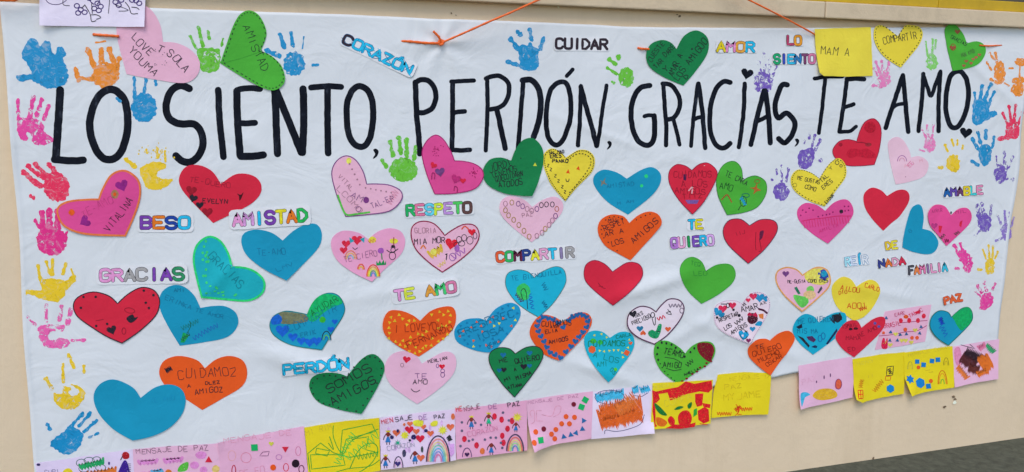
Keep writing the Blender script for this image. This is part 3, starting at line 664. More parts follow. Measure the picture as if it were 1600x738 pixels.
H('teal heart edged in bright green with a fold, left of the TE-AMO heart', (20,160,178), '363 415', '356 393 343 374 325 368 307 381 301 404 306 434', '314 464', '348 468 388 470 410 458 414 440 403 426 386 418',
  [('T','GRACIAS',325,400,376,452,13,(15,110,130),1.1)]+[('E',(50,190,110),random.gauss(322,5),random.gauss(410,14),2,2.2) for _ in range(14)]+[('E',(50,190,110),random.gauss(345,12),random.gauss(455,4),2.2,1.6) for _ in range(12)], outline=(40,195,110), ow=3.2, crease=True)
H('crimson heart outlined in black under the word GRACIAS', RED, '184 473', '170 461 146 455 124 462 115 475 121 493 145 511 168 525', '191 535', '218 517 243 493 250 474 248 461 239 451 221 448 201 458',
  [('E',K,x,y,2,2) for x,y in ((131,463),(150,463),(127,480),(225,453),(240,460),(228,472),(233,480),(168,505),(151,508))]+[('V',K,175,514,10,-20),('Q',K,'198 496 207 490 211 495 216 494 210 501 203 503'),('S',KR,1,'150 500 162 498'),('R',KR,1.2,194,516,3,5),('R',KR,1,203,484,8,4,10)], outline=K, ow=1.6, inset=.6)
H('light blue heart with a small green drawing beside the black-outlined crimson heart', CY, '313 480', '303 460 286 446 268 445 252 457 250 480 263 509', '281 539', '317 534 354 526 371 508 369 489 353 478 333 477',
  [('T','ERINKA',258,466,300,484,7,KB,1),('T','AMI',272,455,290,455,6,KB,1),('Z',(20,110,110),1,284,512,310,500,4,14),('P',(20,150,80),'282 534 286 518 296 522 288 534'),('Z',K,.9,284,530,296,520,3,8),('S',(20,90,60),1,'292 520 298 508 296 500'),('Z',(30,80,170),.9,302,528,340,506,4,16),('T','TE AMOR',305,486,350,498,6,KB,.9)], layer=1)
H('orange heart reading CUIDAMOS AMIGOS, partly under the big plain blue heart', OR, '320 574', '307 561 279 555 256 563 249 583 262 605 290 622', '316 639', '346 622 378 602 386 581 379 562 359 555 338 560',
  [('T','CUIDAMO2',279,591,372,585,14,K,1.2),('T','A',293,604,300,603,6,K,1.2),('T','DLEZ',321,600,345,598,5,K,1.5),('T','AMIGOZ',305,615,350,610,8,K,1.4),('Z',K,1.4,259,578,268,574,5,9)])
H('largest plain blue heart at the bottom left of the banner', CY, '220 620', '207 603 178 591 156 599 147 618 155 643 178 668', '208 685', '240 678 266 665 285 644 290 621 282 605 264 599 242 604',
  [('T','TE AMO',236,628,275,622,7,(10,130,175),1)], layer=2, curl=.003, cdir=-90)
H('pale pink heart with purple edge above the doodled pink heart', PK, '572 287', '566 267 554 249 539 243 524 252 517 271 524 302 532 322', '539 338', '574 335 608 329 626 312 625 298 608 289 589 287',
  [('T','VITAL',527,276,548,300,7,GY,1),('T','LCOMO',525,295,562,334,8,GY,1),('T','AM',546,306,566,316,9,KP,1.1),('T','TAL-EP',580,325,616,312,8,KP,1),('E',(110,50,120),571,312,4.5,5),('R',KP,1,559,326,4,4),('Z',(190,120,150),.8,606,318,618,298,6,12),('E',(240,205,90),544,251,4,5),('S',(80,175,70),3,'527 305 534 325 541 335 555 334 576 331')]+[('E',GY,570+i*8,293+i*1.5,1.3,1.3) for i in range(6)]+[('E',GY,545+i*4,256+i*8,1.4,1.4) for i in range(5)], outline=(110,60,120), ow=1.6, inset=.6)
H('magenta heart with tiny drawn hearts, left of the dark green JORDI heart', MG, '709 251', '703 236 691 217 678 211 664 222 658 241 666 274', '678 303', '710 302 740 295 753 279 752 265 740 256 724 252',
  [('E',(150,25,90),random.gauss(681,5),random.gauss(235,5),.8,.8) for _ in range(22)]+[('E',(150,25,90),random.gauss(736,6),random.gauss(270,4),.8,.8) for _ in range(22)]+[('V',RED,676,258,7,30),('V',KP,686,268,10,-10),('V',(170,40,110),711,279,10,20),('V',RED,722,282,6,0),('S',(140,30,90),1.2,'673 280 674 270 678 272 677 280'),('S',(140,30,90),1.2,'708 298 709 291 713 293 713 300')], outline=(150,30,100), ow=1.4, inset=.5, layer=2)
H('pink heart with rainbows, snowman and flower reading TE-CIERO', (236,150,190), '574 373', '559 363 535 360 519 370 517 387 527 407 551 425', '580 439', '602 418 625 397 632 377 625 361 608 356 590 361',
  [('T','TE-CIERO',538,408,590,398,9,(140,90,130),1.1),('V',RED,540,380,9),('V',RED,536,390,8),('V',RED,557,374,11),('P',(40,150,170),'545 370 553 376 546 379'),('P',(40,150,170),'561 373 569 370 568 379'),('E',YE,581,374,6,5),('Z',(200,120,70),1.2,575,378,585,374,3,5),('E',(150,80,170),594,391,5,4.5),('S',(20,120,70),1.6,'595 395 596 405'),('P',(20,130,70),'587 407 590 411 592 406 595 411 598 405 600 411 602 406 602 413 587 414'),('R',K,1,612,399,5,6),('R',K,1,613,390,3.5,4),('S',K,1.2,'603 390 611 394 621 388'),('P',K,'609 386 617 386 615 382 611 382'),('E',YE,614,376,7,4),('S',(150,60,60),1.4,'614 370 614 383'),('S',K,1,'550 386 554 389 558 386')]+
  rainbow(547,404,9,13,[(230,120,90),(240,170,80),(120,180,200)],1.6)+rainbow(582,431,10,18,[(220,80,60),(240,160,60),(240,215,80),(90,160,120),(90,120,190)],1.8)+rainbow(563,420,5,8,[(220,90,70),(240,160,70)],2))
H('pink heart with dark crimson edge reading GLORIA MIA MOR', PK, '694 367', '677 349 657 345 643 353 641 370 649 390 669 410', '690 425', '717 407 740 386 748 367 741 352 724 350 707 358',
  [('T','GLORIA',647,364,682,363,8,GY,1.1),('T','MIA MOR',646,382,696,378,9,K,1.5),('V',(215,30,50),704,380,13,10),('V',(215,30,50),736,362,8),('R',K,1,716,374,4,5),('R',K,1,724,371,4,5),('R',K,1,720,380,5,4),('R',K,1,712,382,4,4),('R',K,1,733,375,5,6),('R',K,1,741,368,3,5),('Z',(250,170,60),4,670,398,690,388,6,8),('E',(250,200,90),676,393,5,5),('E',(150,90,170),713,388,4,6),('Z',(150,90,170),1.5,706,402,726,390,5,6),('R',(120,80,150),1,706,401,5,6),('S',K,1.5,'696 406 697 398 695 397 698 396'),('S',(230,110,40),2,'656 388 660 383 664 388'),('S',(200,80,60),2,'720 358 725 353 731 358'),('Z',(225,180,110),1.5,684,416,695,408,3,6)], outline=(130,20,60), ow=1.8, inset=.6)
H('dark green heart with dense handwriting beside the yellow ERES heart', DG, '797 251', '781 246 763 250 753 268 760 288 784 301 808 305', '829 306', '838 285 847 254 845 231 831 216 815 219 804 233',
  [('T','JORDI',764,269,800,258,12,K,1.3),('T','TENEMOS',768,278,808,266,9,K,1.2),('T','QUECUIDARN',774,284,816,274,8,K,1.2),('T','ATODOS',778,292,816,288,9,K,1.4),('P',(200,210,60),'831 259 834 254 837 259'),('E',K,812,247,.9,.9)], layer=3)
H('yellow heart with dotted rim and smiling face reading ERES', YE, '882 246', '872 236 859 232 848 241 848 261 859 288', '881 314', '899 293 923 268 927 248 918 236 903 234 891 240',
  [('T','SAL MAO',856,241,880,239,5,K,1.4),('T','ERES',858,247,876,246,6,K,1.8),('T','PANXO',861,254,886,254,5,K,1.8),('P',OR,'882 270 886 264 888 271'),('P',OR,'898 264 902 259 904 266'),('S',K,1.2,'882 279 883 283 886 283 887 279'),('D',K,1.2,'884 250 900 240 914 242 921 250 917 264 902 284 884 304',6)]+[('S',K,1,[(x,y),(x+3,y+1),(x,y+4),(x+3,y+5)]) for x,y in ((853,256),(857,262),(864,272),(869,280),(875,289),(879,297))], dash=(K,1.5,2.2,4), layer=2)
H('pink heart with a rim of small loops above the word COMPARTIR', (238,172,198), '830 323', '816 311 795 306 781 315 781 334 801 356', '829 378', '852 358 875 333 877 316 865 307 846 312',
  [('T','PAZ',815,339,832,337,7,GY,1)]+[('R',c,1.1,x,y,3,4) for x,y,c in ((788,318,GY),(798,316,(150,120,60)),(808,318,KP),(815,322,KP),(822,326,GY),(829,329,GY),(837,326,KP),(844,320,K),(852,319,K),(861,319,K),(868,326,(160,90,60)),(866,337,KP),(861,344,GY),(856,351,GY),(850,357,(160,130,60)),(845,363,GY),(837,368,GY),(788,328,(150,120,60)),(793,336,(150,120,60)),(801,343,(150,120,60)),(809,351,(150,120,60)),(817,360,(150,120,60)),(825,369,(150,120,60)))])
H('blue heart with grey star reading AMISTAD, above the orange RESPETAR heart', CY, '977 279', '961 269 941 265 927 274 927 290 947 315', '979 335', '1013 308 1028 288 1029 271 1016 261 998 266',
  [('T','AMISTAD',946,294,990,290,7,KB,1),('T','M AM',963,320,990,316,5,KB,1),('Q',(110,110,100),'936 281 940 283 944 277 943 284 947 289 941 287 937 291 938 285'),('E',(40,200,120),1007,275,3,3),('E',(40,200,120),1000,290,2.5,2.5)])
H('orange heart reading MIL RESPETAR A LOS AMIGOS', OR, '981 348', '971 337 951 335 935 345 932 363 943 383 964 396', '983 406', '1001 386 1019 366 1031 349 1026 335 1012 330 995 336',
  [('T','MIL',948,347,966,345,6,K,1.2),('T','RESPET',942,360,975,347,8,K,1.2),('T','AR A',943,370,974,362,8,K,1.2),('T','LOS',954,384,975,378,8,K,1.2),('T','AMIGOS',988,380,1028,345,9,K,1.3)]+[('E',K,x,y,1,1) for x,y in ((938,352),(937,358),(938,365),(941,371),(948,378),(962,391),(944,343),(950,339),(957,338),(964,339),(970,342),(992,343),(999,339),(1006,336),(1013,334))], layer=2)
H('plain crimson heart right of the word COMPARTIR', RED, '955 424', '943 412 927 406 914 412 910 426 914 440 931 457', '955 476', '978 456 998 435 1001 421 994 411 977 410',
  [('S',KR,1,'932 441 938 448 944 450'),('S',KR,1,'933 446 940 447')], outline=(120,25,60), ow=1, inset=.4)
H('cyan heart with a green and blue island drawing below the word COMPARTIR', (20,165,200), '833 433', '823 424 806 421 791 428 789 447 802 468 820 483', '839 494', '861 474 879 447 882 432 877 419 864 416 845 424',
  [('T','TE BIENQUILLA',798,438,877,427,7,KB,1.1),('E',(50,180,90),816,455,11,13),('S',K,1.1,'816 470 812 456 816 450 820 456 822 478 822 482'),('Z',(60,40,90),1.3,804,458,814,470,3,8),('Z',(20,80,180),1.2,826,458,830,482,3,8),('Z',KB,1,846,442,852,452,4,6),('Z',KB,1.2,846,470,852,480,3,7)], outline=(60,110,110), ow=1, inset=.4)
H('light green heart with flag, flower and star, right of the CUIDAMOS heart', LG, '1157 282', '1155 263 1144 252 1128 257 1117 276 1119 305', '1133 335', '1160 331 1181 322 1194 302 1193 284 1180 275 1168 276',
  [('T','TE CARA',1129,274,1164,290,8,K,1.2),('T','AMO',1121,294,1142,298,10,KG,1.2),('Q',(160,90,40),'1168 293 1176 292 1180 285 1180 293 1186 297 1179 299 1174 303 1175 296'),('R',K,1,1158,314,5,8),('Z',(30,140,190),1.6,1155,308,1161,320,3,8),('S',(140,70,40),1.8,'1124 312 1132 304 1136 308 1140 316'),('S',K,1,'1150 328 1154 321'),('R',(20,100,90),1.1,1162,305,6,3),('R',(130,90,40),1.1,1180,283,4,3)], outline=(50,120,50), ow=1, inset=.4)
H('red pointed heart reading CUIDAMOS A LOS AMIGOS, left of the light green heart', RED, '1078 266', '1068 259 1054 257 1043 268 1044 288 1059 313', '1079 334', '1096 315 1113 285 1116 267 1104 255 1090 256',
  [('T','CUIDAMOS',1050,277,1110,277,10,KR,1.3),('T','A LOS',1062,291,1104,291,10,KR,1.3),('T','AMIGOS',1052,301,1100,304,9,KR,1.3),('T','TIIZ',1064,310,1096,309,7,KR,1.3),('P',(60,25,70),'1065 272 1070 272 1069 282 1065 281'),('P',(110,80,150),'1068 312 1089 312 1086 318 1072 318'),('S',(240,160,170),2,'1073 298 1079 292 1078 302')], outline=(130,25,60), ow=1, inset=.4)
H('crimson heart with thin black rim right of the word QUIERO', RED, '1168 352', '1154 342 1136 344 1127 360 1135 382', '1166 411', '1191 389 1209 365 1211 350 1202 343 1184 343',
  [('Q',(90,25,60),'1184 362 1190 360 1188 370 1184 374'),('S',KR,1.1,'1178 362 1177 380 1178 390'),('S',KR,1.1,'1183 372 1186 390 1182 392'),('T','IIJ',1147,368,1162,364,6,KR,1)], outline=(80,45,70), ow=1.1, inset=.4)
H('light green heart under the word QUIERO with faint pencil', LG, '1100 423', '1093 408 1078 401 1064 409 1059 427 1072 453', '1093 473', '1117 460 1140 442 1146 426 1138 413 1118 413',
  [('T','TEQ',1076,413,1092,416,6,(40,120,50),1),('T','LEO',1081,430,1104,429,7,(40,120,50),1)], outline=(50,140,50), ow=.9, inset=.4)
H('dark green heart at the top reading AMAR A LOS AMIGOS, beside the word AMOR', DG, '1055 77', '1046 67 1031 63 1014 70 1007 87 1014 106 1038 122', '1066 134', '1081 117 1100 90 1105 71 1100 56 1084 48 1066 57',
  [('T','CUESTE',1015,98,1037,68,8,K,1.2),('T','TAR DARE',1024,108,1054,72,8,K,1.2),('T','AMAR A',1050,120,1066,86,9,K,1.2),('T','LOS AMIGOO',1058,127,1104,64,10,K,1.2),('T','Y',1038,114,1046,107,8,K,1.2),('T','D',1070,124,1076,118,6,K,1.2),('E',K,1079,77,1.5,1.5)], layer=2)
H('yellow heart with stitched edge at the top reading COMPARTIR', YE, '1399 57', '1389 50 1378 42 1368 40 1361 47 1362 66 1376 88', '1403 106', '1415 92 1432 71 1438 54 1433 43 1421 40 1410 41',
  [('T','COMPARTIR',1376,69,1430,60,11,K,1.3)], dash=(K,1.2,2.6,7), layer=2, curl=.004, cdir=100)
H('small green heart at the top right with tiny drawn hearts', LG, '1507 68', '1502 54 1492 41 1483 38 1473 46 1475 70 1481 95', '1485 111', '1508 107 1527 98 1536 82 1533 70 1522 65',
  [('T','GRACIAS',1482,60,1506,73,6,K,1),('T','POR AYUD',1499,90,1520,82,6,(70,110,60),1),('V',(140,80,55),1493,50,5.5),('V',(140,80,55),1484,75,6),('R',(130,60,40),1,1485,74,4,5)]+[('V',(150,90,65),x,y,3.6) for x,y in ((1502,103),(1505,96),(1512,99),(1516,93),(1521,90),(1526,86))], layer=2)
H('crimson tilted heart below the word TE, with darker crayon patches', RED, '1336 221', '1323 218 1309 221 1299 234 1303 247 1320 258 1341 259', '1363 257', '1371 232 1373 201 1363 186 1349 190 1341 204',
  [('E',(170,20,45),1356,199,9,9),('Q',(178,22,50),'1320 240 1328 232 1342 234 1352 232 1364 240 1366 246 1350 247 1338 244 1326 247'),('E',(140,40,50),1354,226,5,3),('S',KR,1.4,'1342 222 1350 224 1354 227'),('E',(150,20,45),1311,226,3,3),('S',KR,1.2,'1335 222 1345 223')], outline=(130,25,60), ow=1, inset=.4)
H('pale pink heart at the right with a small rainbow', (240,180,202), '1420 246', '1417 234 1408 219 1397 214 1385 222 1386 242 1391 268', '1396 288', '1416 284 1439 276 1447 262 1445 251 1433 244',
  rainbow(1406,252,7,9,[(150,90,150),(190,130,160)],1)+[('T','EE',1418,262,1426,254,6,MG,1),('T','AMI M',1410,262,1440,252,5,(220,150,170),1),('E',GY,1411,276,.8,.8)])
H('yellow heart with stitched rim reading ME GUSTAS TAL COMO ERES', YE, '1277 279', '1263 269 1244 265 1233 278 1238 297 1260 313', '1285 322', '1303 297 1318 276 1318 257 1307 247 1292 257',
  [('T','ME GUSTAS',1243,280,1278,288,6,K,1.2),('T','TAL',1281,285,1293,275,6,K,1.2),('T','COMO',1254,294,1272,299,6,K,1.2),('T','ERES',1283,296,1299,283,6,K,1.2),('T','ELENA',1288,318,1300,305,5,K,1.1),('T','Y',1295,266,1300,262,5,K,1),('R',(150,140,40),1,1239,289,3,3),('R',K,1,1305,254,3,3),('R',K,1,1311,259,2,2)], dash=(K,1.1,2.2,6), layer=2)
H('pink heart with red line drawings under the yellow stitched heart', MG, '1286 329', '1273 320 1255 317 1243 328 1246 345 1265 364', '1290 380', '1314 356 1329 335 1327 319 1317 311 1300 316',
  [('E',(130,20,90),x,y,1.2,1.2) for x,y in ((1248,336),(1251,328),(1256,331),(1261,325),(1267,328),(1275,338),(1282,336),(1288,335),(1293,334),(1298,331),(1316,322),(1322,322),(1317,329),(1322,328))]+[('E',K,1311,330,3,3),('L',(190,30,90),1,'1249 345 1265 342 1285 340 1305 337 1326 337')]+[('L',(200,50,110),.9,[(1252+i*4.3,344-i*.4),(1254+i*4.3,356-i*.5)]) for i in range(17)]+[('T','AMILIA',1277,363,1308,352,5,(190,50,120),.9)])
H('plain crimson heart above the word DE at the right', RED, '1382 306', '1373 297 1358 293 1346 304 1348 324 1360 343', '1376 360', '1390 347 1401 338 1414 319 1417 306 1411 297 1398 297', layer=1)
H('cyan heart tilted left beside a magenta heart at the right', CY, '1438 357', '1440 339 1437 323 1430 319 1420 326 1413 347 1408 370', '1406 386', '1423 393 1446 397 1459 391 1463 377 1453 362',
  [('T','G',1418,363,1423,361,5,KB,1)])
H('magenta heart with small red marks below the word AMABLE', (212,70,140), '1483 336', '1473 322 1457 320 1446 332 1449 351 1462 367', '1476 384', '1495 367 1512 349 1515 335 1508 325 1495 326',
  [('P',RED,'1463 352 1469 353 1466 364 1463 362'),('P',RED,'1497 346 1501 344 1499 355 1496 352'),('Z',(110,60,80),1.4,1466,372,1473,366,3,5),('Z',(110,60,80),1.4,1489,366,1496,362,3,5),('T','AIRIR',1452,332,1470,330,5,(160,50,110),1),('T','MIL',1490,334,1508,332,5,(160,50,110),1),('V',(170,50,120),1456,352,7),('Z',(110,30,60),1.2,1473,376,1480,376,3,5),('E',K,1483,332,1.4,2)], layer=2)
H('pink heart with orange rim reading ME GUSTA at the lower right', PK, '1251 429', '1241 420 1225 417 1211 424 1210 441 1223 462', '1250 486', '1270 470 1291 449 1294 433 1288 420 1272 417',
  [('Q',(238,200,90),'1254 430 1266 420 1284 420 1292 432 1284 444 1262 441'),('T','ME-GUSTA COMO ERES',1228,442,1291,440,5,K,1.1),('Q',(40,60,150),'1275 426 1284 420 1291 430 1288 438 1278 434'),('E',(20,140,180),1284,427,5,5),('E',(110,190,90),1263,452,6,6),('E',(230,175,130),1262,460,10,7),('Q',(90,185,80),'1237 460 1250 462 1258 464 1260 472 1250 480 1240 470'),('P',(20,110,80),'1238 449 1242 447 1248 458 1244 459'),('P',(60,70,80),'1274 456 1280 446 1282 450 1276 458'),('V',KP,1225,427,7)], outline=(250,150,90), ow=2.2, inset=.6)
H('yellow heart reading AILOU CARLOS above the blue and crimson hearts', YE, '1333 447', '1325 435 1311 432 1297 445 1298 465 1309 484', '1330 500', '1346 494 1361 478 1370 458 1368 443 1357 436 1344 440',
  [('T','AILOU',1309,452,1340,456,8,(190,50,30),1.3),('T','CARLO',1346,447,1369,455,6,(190,50,30),1.3),('T','DIU',1307,459,1321,457,5,(190,50,30),1.3),('T','AOO1',1320,481,1352,480,8,(190,50,30),1.3),('Z',(190,50,30),1.1,1339,483,1350,479,3,8)], layer=1)
H('cyan heart with dark blue scribbles left of the crimson heart at lower right', (14,155,190), '1277 503', '1268 493 1254 490 1241 500 1236 517 1247 536', '1267 553', '1287 539 1309 521 1318 505 1317 489 1304 487 1289 493',
  [('T','ME QUIEREN',1245,506,1300,500,8,KB,1.2),('T','MIS MA',1243,520,1276,520,7,KB,1.2),('Z',K,2.4,1296,500,1310,492,6,8),('Q',K,'1296 492 1308 490 1312 496 1306 503 1300 500'),('P',(70,30,80),'1257 525 1266 524 1272 530 1268 534 1260 530'),('P',K,'1243 523 1252 527 1262 539 1260 542 1252 533'),('P',(25,35,80),'1264 541 1270 538 1274 540 1272 543'),('P',(25,35,80),'1287 536 1304 512 1305 516 1290 537'),('P',(25,25,50),'1241 510 1250 505 1251 511 1245 513'),('R',(20,80,150),1,1278,528,3,5),('R',(20,80,150),1,1283,524,3,5)], layer=2)
H('crimson heart with faint dark handwriting at lower right, overlapping the cyan heart', RED, '1342 511', '1335 500 1320 501 1308 513 1302 527 1314 545', '1331 557', '1352 538 1371 519 1379 504 1376 494 1361 497',
  [('T','ISMAIL',1312,512,1336,508,6,KR,1.3),('E',(40,15,30),1325,513,3,2),('E',(40,15,30),1333,512,3.4,2),('T','MAMA',1318,530,1342,529,6,KR,1.2),('T','ME AMO',1338,526,1368,512,6,KR,1.2),('T','ED',1322,548,1334,546,6,KR,1.1),('E',(70,80,160),1363,504,2.3,2.3),('E',(70,80,160),1369,509,2.3,2.3)], layer=3)
H('blue heart with a green half lobe below the word PAZ', CY, '1484 495', '1478 487 1464 485 1452 495 1450 511 1461 527', '1479 539', '1498 522 1515 503 1517 490 1511 480 1499 482',
  [('Q',(16,160,90),'1486 494 1500 482 1511 480 1516 489 1515 502 1506 512 1500 516 1493 508 1489 500'),('Z',(20,60,170),1.6,1466,496,1470,506,4,8),('Z',(20,70,170),.9,1467,508,1476,524,4,7)], outline=(15,100,90), ow=1.2, inset=.5)
H('blue and green heart with small blue hearts above the word PERDÓN', CY, '479 490', '464 487 445 485 427 493 421 508 429 524 456 538', '502 545', '518 519 535 492 537 476 527 460 510 457 492 467',
  [('Q',(16,165,95),'479 491 486 474 497 462 511 458 526 461 534 472 520 478 504 488 492 500 483 500'),('Q',(105,110,85),'435 489 447 486 464 488 477 491 480 500 464 504 448 505 437 503'),('Q',(20,90,190),'424 505 424 496 434 490 440 496 438 504 430 506'),('T','AYUDAR',488,492,530,468,9,KG,1),('T','COMPARTIR',452,517,528,484,11,KB,1),('T','ERIK',470,526,495,520,7,KB,1),('E',(50,170,50),503,498,5,5)]+[('V',(20,90,195),x,y,s) for x,y,s in ((441,515,14),(457,525,10),(470,531,9),(483,533,10),(494,531,10),(516,513,7),(522,501,6))]+rainbow(509,530,7,14,[K,(30,150,180),(90,170,60),(20,90,180)],1.2), outline=(20,110,110), ow=1.2, inset=.5)
H('dark green heart with dotted rim reading SOMOS AMIGOS', DG, '541 586', '527 581 505 580 487 588 483 606 497 627 528 638', '563 644', '573 630 589 603 599 579 597 564 583 552 565 559',
  [('T','SOMOS',512,613,584,575,13,K,1.8),('T','AMIGOS',520,632,590,594,13,K,1.8)]+[('E',K,x,y,1.3,1.2) for x,y in ((505,585),(495,590),(488,597),(486,605),(489,614),(497,624),(505,629),(514,631),(528,635),(541,637),(555,640),(566,631),(573,621),(580,610),(588,597),(594,585),(595,574),(592,563),(585,557),(577,556),(569,559),(561,564),(552,572),(514,584),(523,585),(534,589))], layer=2, curl=.004, cdir=-60)
H('orange heart covered in small triangles reading I LOVE YOU FERNANDO', OR, '655 500', '643 491 624 484 606 485 597 501 600 521 623 541', '653 556', '677 540 704 516 711 496 707 480 692 478 671 485',
  [('P',(245,170,40),poly(x+random.uniform(-2,2),y+random.uniform(-2,2),3.2,3,random.uniform(0,120))) for x,y in ((608,494),(623,492),(606,503),(606,512),(606,520),(608,529),(616,532),(623,537),(630,540),(640,546),(648,551),(654,549),(629,496),(637,498),(645,500),(633,505),(641,524),(650,521),(658,521),(665,517),(673,527),(666,541),(674,537),(682,533),(690,527),(697,521),(703,513),(696,507),(700,500),(702,492),(700,485),(690,492),(684,486),(674,491),(682,499),(682,512),(690,508),(640,534),(650,539),(628,529),(661,544),(614,500))]+
  [('T','I LOVEYOU',615,519,692,513,12,(130,40,20),1.3),('T','FERNANDO',637,543,708,512,10,(130,40,20),1.3)], layer=1)
H('pale pink heart reading TE AMO with a smile, right of the SOMOS AMIGOS heart', (240,170,200), '658 567', '648 554 628 547 608 555 600 575 608 598 628 615', '651 630', '677 612 702 589 711 570 708 553 694 548 674 557',
  [('T','TE',648,590,668,590,8,KP,1.3),('T','AMO',644,599,668,598,7,K,1.4),('T','MERLIAN',668,566,698,560,5,K,1.3),('V',(200,30,60),634,560,8,10),('V',(220,20,50),689,571,6),('R',GY,1,627,569,2.5,3),('R',KP,1,690,578,3,3),('R',KP,1,690,584,3,4),('R',KP,.9,682,570,2,3),('S',K,1.2,'641 606 645 610 650 611 655 608')], layer=2)
H('blue heart with triangles reading ERES PRECIOSA, left of the orange CUIDAMOS heart', (22,140,190), '758 500', '746 496 723 499 709 513 712 532 734 544 756 549', '770 548', '785 530 802 509 811 492 808 477 793 472 772 482',
  [('P',random.choice([(225,90,40),(225,205,70),(225,90,40),(15,110,160),(15,110,160)]),poly(x,y,2.8,3,random.uniform(0,120))) for x,y in ((718,508),(722,516),(728,503),(735,510),(743,502),(750,508),(717,524),(724,530),(731,524),(738,531),(746,523),(754,530),(748,539),(738,540),(729,536),(758,538),(766,540),(768,528),(760,516),(775,520),(783,512),(790,520),(797,508),(803,499),(806,488),(800,480),(792,476),(783,481),(776,488),(768,494),(784,496),(792,490),(778,504),(770,508),(764,502),(777,532),(752,517),(714,517))]+
  [('T','ERESPREC',716,524,804,491,11,KB,1.5),('T','IOSA',745,532,788,515,10,KB,1.5),('T','DENIS',762,543,782,532,6,KB,1.4)], layer=1)
H('orange heart with a rim of blue hearts reading CUIDAMOS A LOS AMIGOS', OR, '878 503', '864 494 844 491 829 505 826 524 842 547 857 557', '872 562', '891 545 914 521 923 503 918 490 903 487 889 493',
  [('T','CUIDAMOS',844,509,892,506,8,K,1.3),('T','A LOS',858,511,872,509,4,K,1.2),('T','ELIA',850,520,870,517,6,K,1.3),('T','AMIGOS',856,536,887,530,6,K,1.4)]+[('V',(30,90,150),x,y,6.5,random.uniform(-30,30)) for x,y in ((840,500),(837,508),(839,516),(843,524),(848,532),(852,541),(857,549),(865,553),(873,557),(846,494),(854,496),(862,498),(870,503),(878,510),(887,499),(893,494),(900,491),(908,491),(914,494),(917,501),(915,510),(909,518),(903,525),(897,532),(890,540),(882,548))], layer=2)
H('dark green heart with black rim reading ME QUIERO A MI MISMA', DG, '803 551', '793 543 776 542 763 551 764 569 781 596', '802 619', '823 593 842 565 846 549 837 540 820 541',
  [('T','ME',779,566,793,563,6,K,1.6),('T','QUIERO',803,566,842,560,8,K,1.6),('T','A',801,578,806,577,5,K,1.4),('T','MI',787,595,799,589,6,K,1.6),('T','MISMA',805,592,830,583,6,K,1.6),('T','ATTANA',792,606,815,601,5,K,1.4),('V',K,785,576,6),('V',K,816,571,7),('V',(20,100,150),784,553,6),('V',(20,100,150),825,550,6),('V',(20,100,150),778,577,5),('V',(20,100,150),825,570,5)], outline=K, ow=1.2, inset=.5, layer=3)
H('cyan heart with orange shapes reading CUIDAMOS A LOS AMIGOS, right of the orange heart', (20,165,195), '951 527', '940 518 925 516 912 524 913 545 927 572', '948 596', '966 575 985 549 989 531 982 519 966 518',
  [('T','CUIDAMOS',918,540,976,540,9,(20,120,90),1.7),('T','A LOS',924,557,966,567,8,(15,120,110),1.2),('T','AMI',930,571,948,571,7,(15,120,110),1.2),('T','GS',950,576,956,585,6,(15,120,110),1.2),('T','CARLA',961,528,985,524,5,(20,110,80),1),('E',(60,170,50),925,532,5,4),('E',(40,170,70),936,534,4,4),('K','hex',(225,90,45),923,545,6),('K','sq',(225,90,45),977,550,4.5,30),('K','heart',(225,90,45),983,535,3),('E',(70,170,50),959,576,3,3)]+[('P',(225,205,70),poly(x,y,2.4,3,random.uniform(0,90))) for x,y in ((935,547),(942,548),(950,547),(957,546),(964,546),(970,550),(971,557),(927,523),(938,521),(946,526),(979,542),(981,530))], layer=3)
H('whitish pink heart with purple rim reading ERES PRECIOSO', WP, '1022 486', '1011 479 995 478 979 490 978 510 994 526', '1020 537', '1040 523 1059 500 1066 481 1059 468 1043 466 1031 475',
  [('T','ERES',990,495,1003,490,5,K,1.2),('T','PRECIOSO',986,507,1015,495,6,K,1.3),('V',K,986,489,8,-10),('R',K,1.3,1017,491,3,4),('S',K,1.2,'1016 496 1019 506 1021 505 1021 494'),('Z',(190,30,60),1.5,1024,497,1036,494,3,5),('S',K,1.1,'1040 482 1046 490 1038 488 1045 485'),('Q',(20,140,90),'1010 518 1016 514 1022 516 1026 506 1031 506 1030 516 1026 526 1020 528 1012 524'),('Z',K,1.2,1022,526,1026,516,3,5),('V',(30,110,150),997,512,7),('V',(225,90,50),1002,519,6,180),('V',(225,90,50),1041,513,6),('Z',(120,110,130),1.6,1042,476,1062,476,3,8),('R',(110,100,120),1.2,1062,484,3,4)], outline=(75,35,70), ow=1.8, inset=.5, layer=2)
H('green heart with dark red lobe reading TE AMO AMIGO', LG, '1068 551', '1058 541 1039 531 1023 535 1019 551 1027 573 1041 588', '1058 599', '1084 581 1107 565 1115 547 1109 534 1093 533 1078 540',
  [('T','TEAMO',1034,551,1066,558,9,K,1.4),('T','AMIGO',1034,572,1063,573,8,K,1.3),('L',K,1,'1036 557 1050 559 1060 564'),('L',K,1,'1038 574 1050 578 1062 576'),('Z',K,1.1,1070,570,1080,562,4,6),('T','AMELIA',1067,586,1090,576,4,K,1.2),('Q',(115,15,35),'1087 536 1097 534 1108 536 1113 545 1110 557 1106 564 1096 558 1088 548')]+[('E',K,x,y,1.6,2) for x,y in ((1025,542),(1024,552),(1026,561),(1031,534),(1038,535),(1046,537),(1053,542),(1060,548),(1067,556),(1076,549),(1082,543))]+[('E',(120,20,35),x,y,2,1.6) for x,y in ((1108,563),(1101,566),(1098,571),(1091,573),(1086,579),(1079,583),(1070,590),(1063,594))]+[('E',K,x,y,1,1) for x,y in ((1029,567),(1032,573),(1036,579),(1041,584),(1046,589),(1051,593),(1056,596))], layer=3)
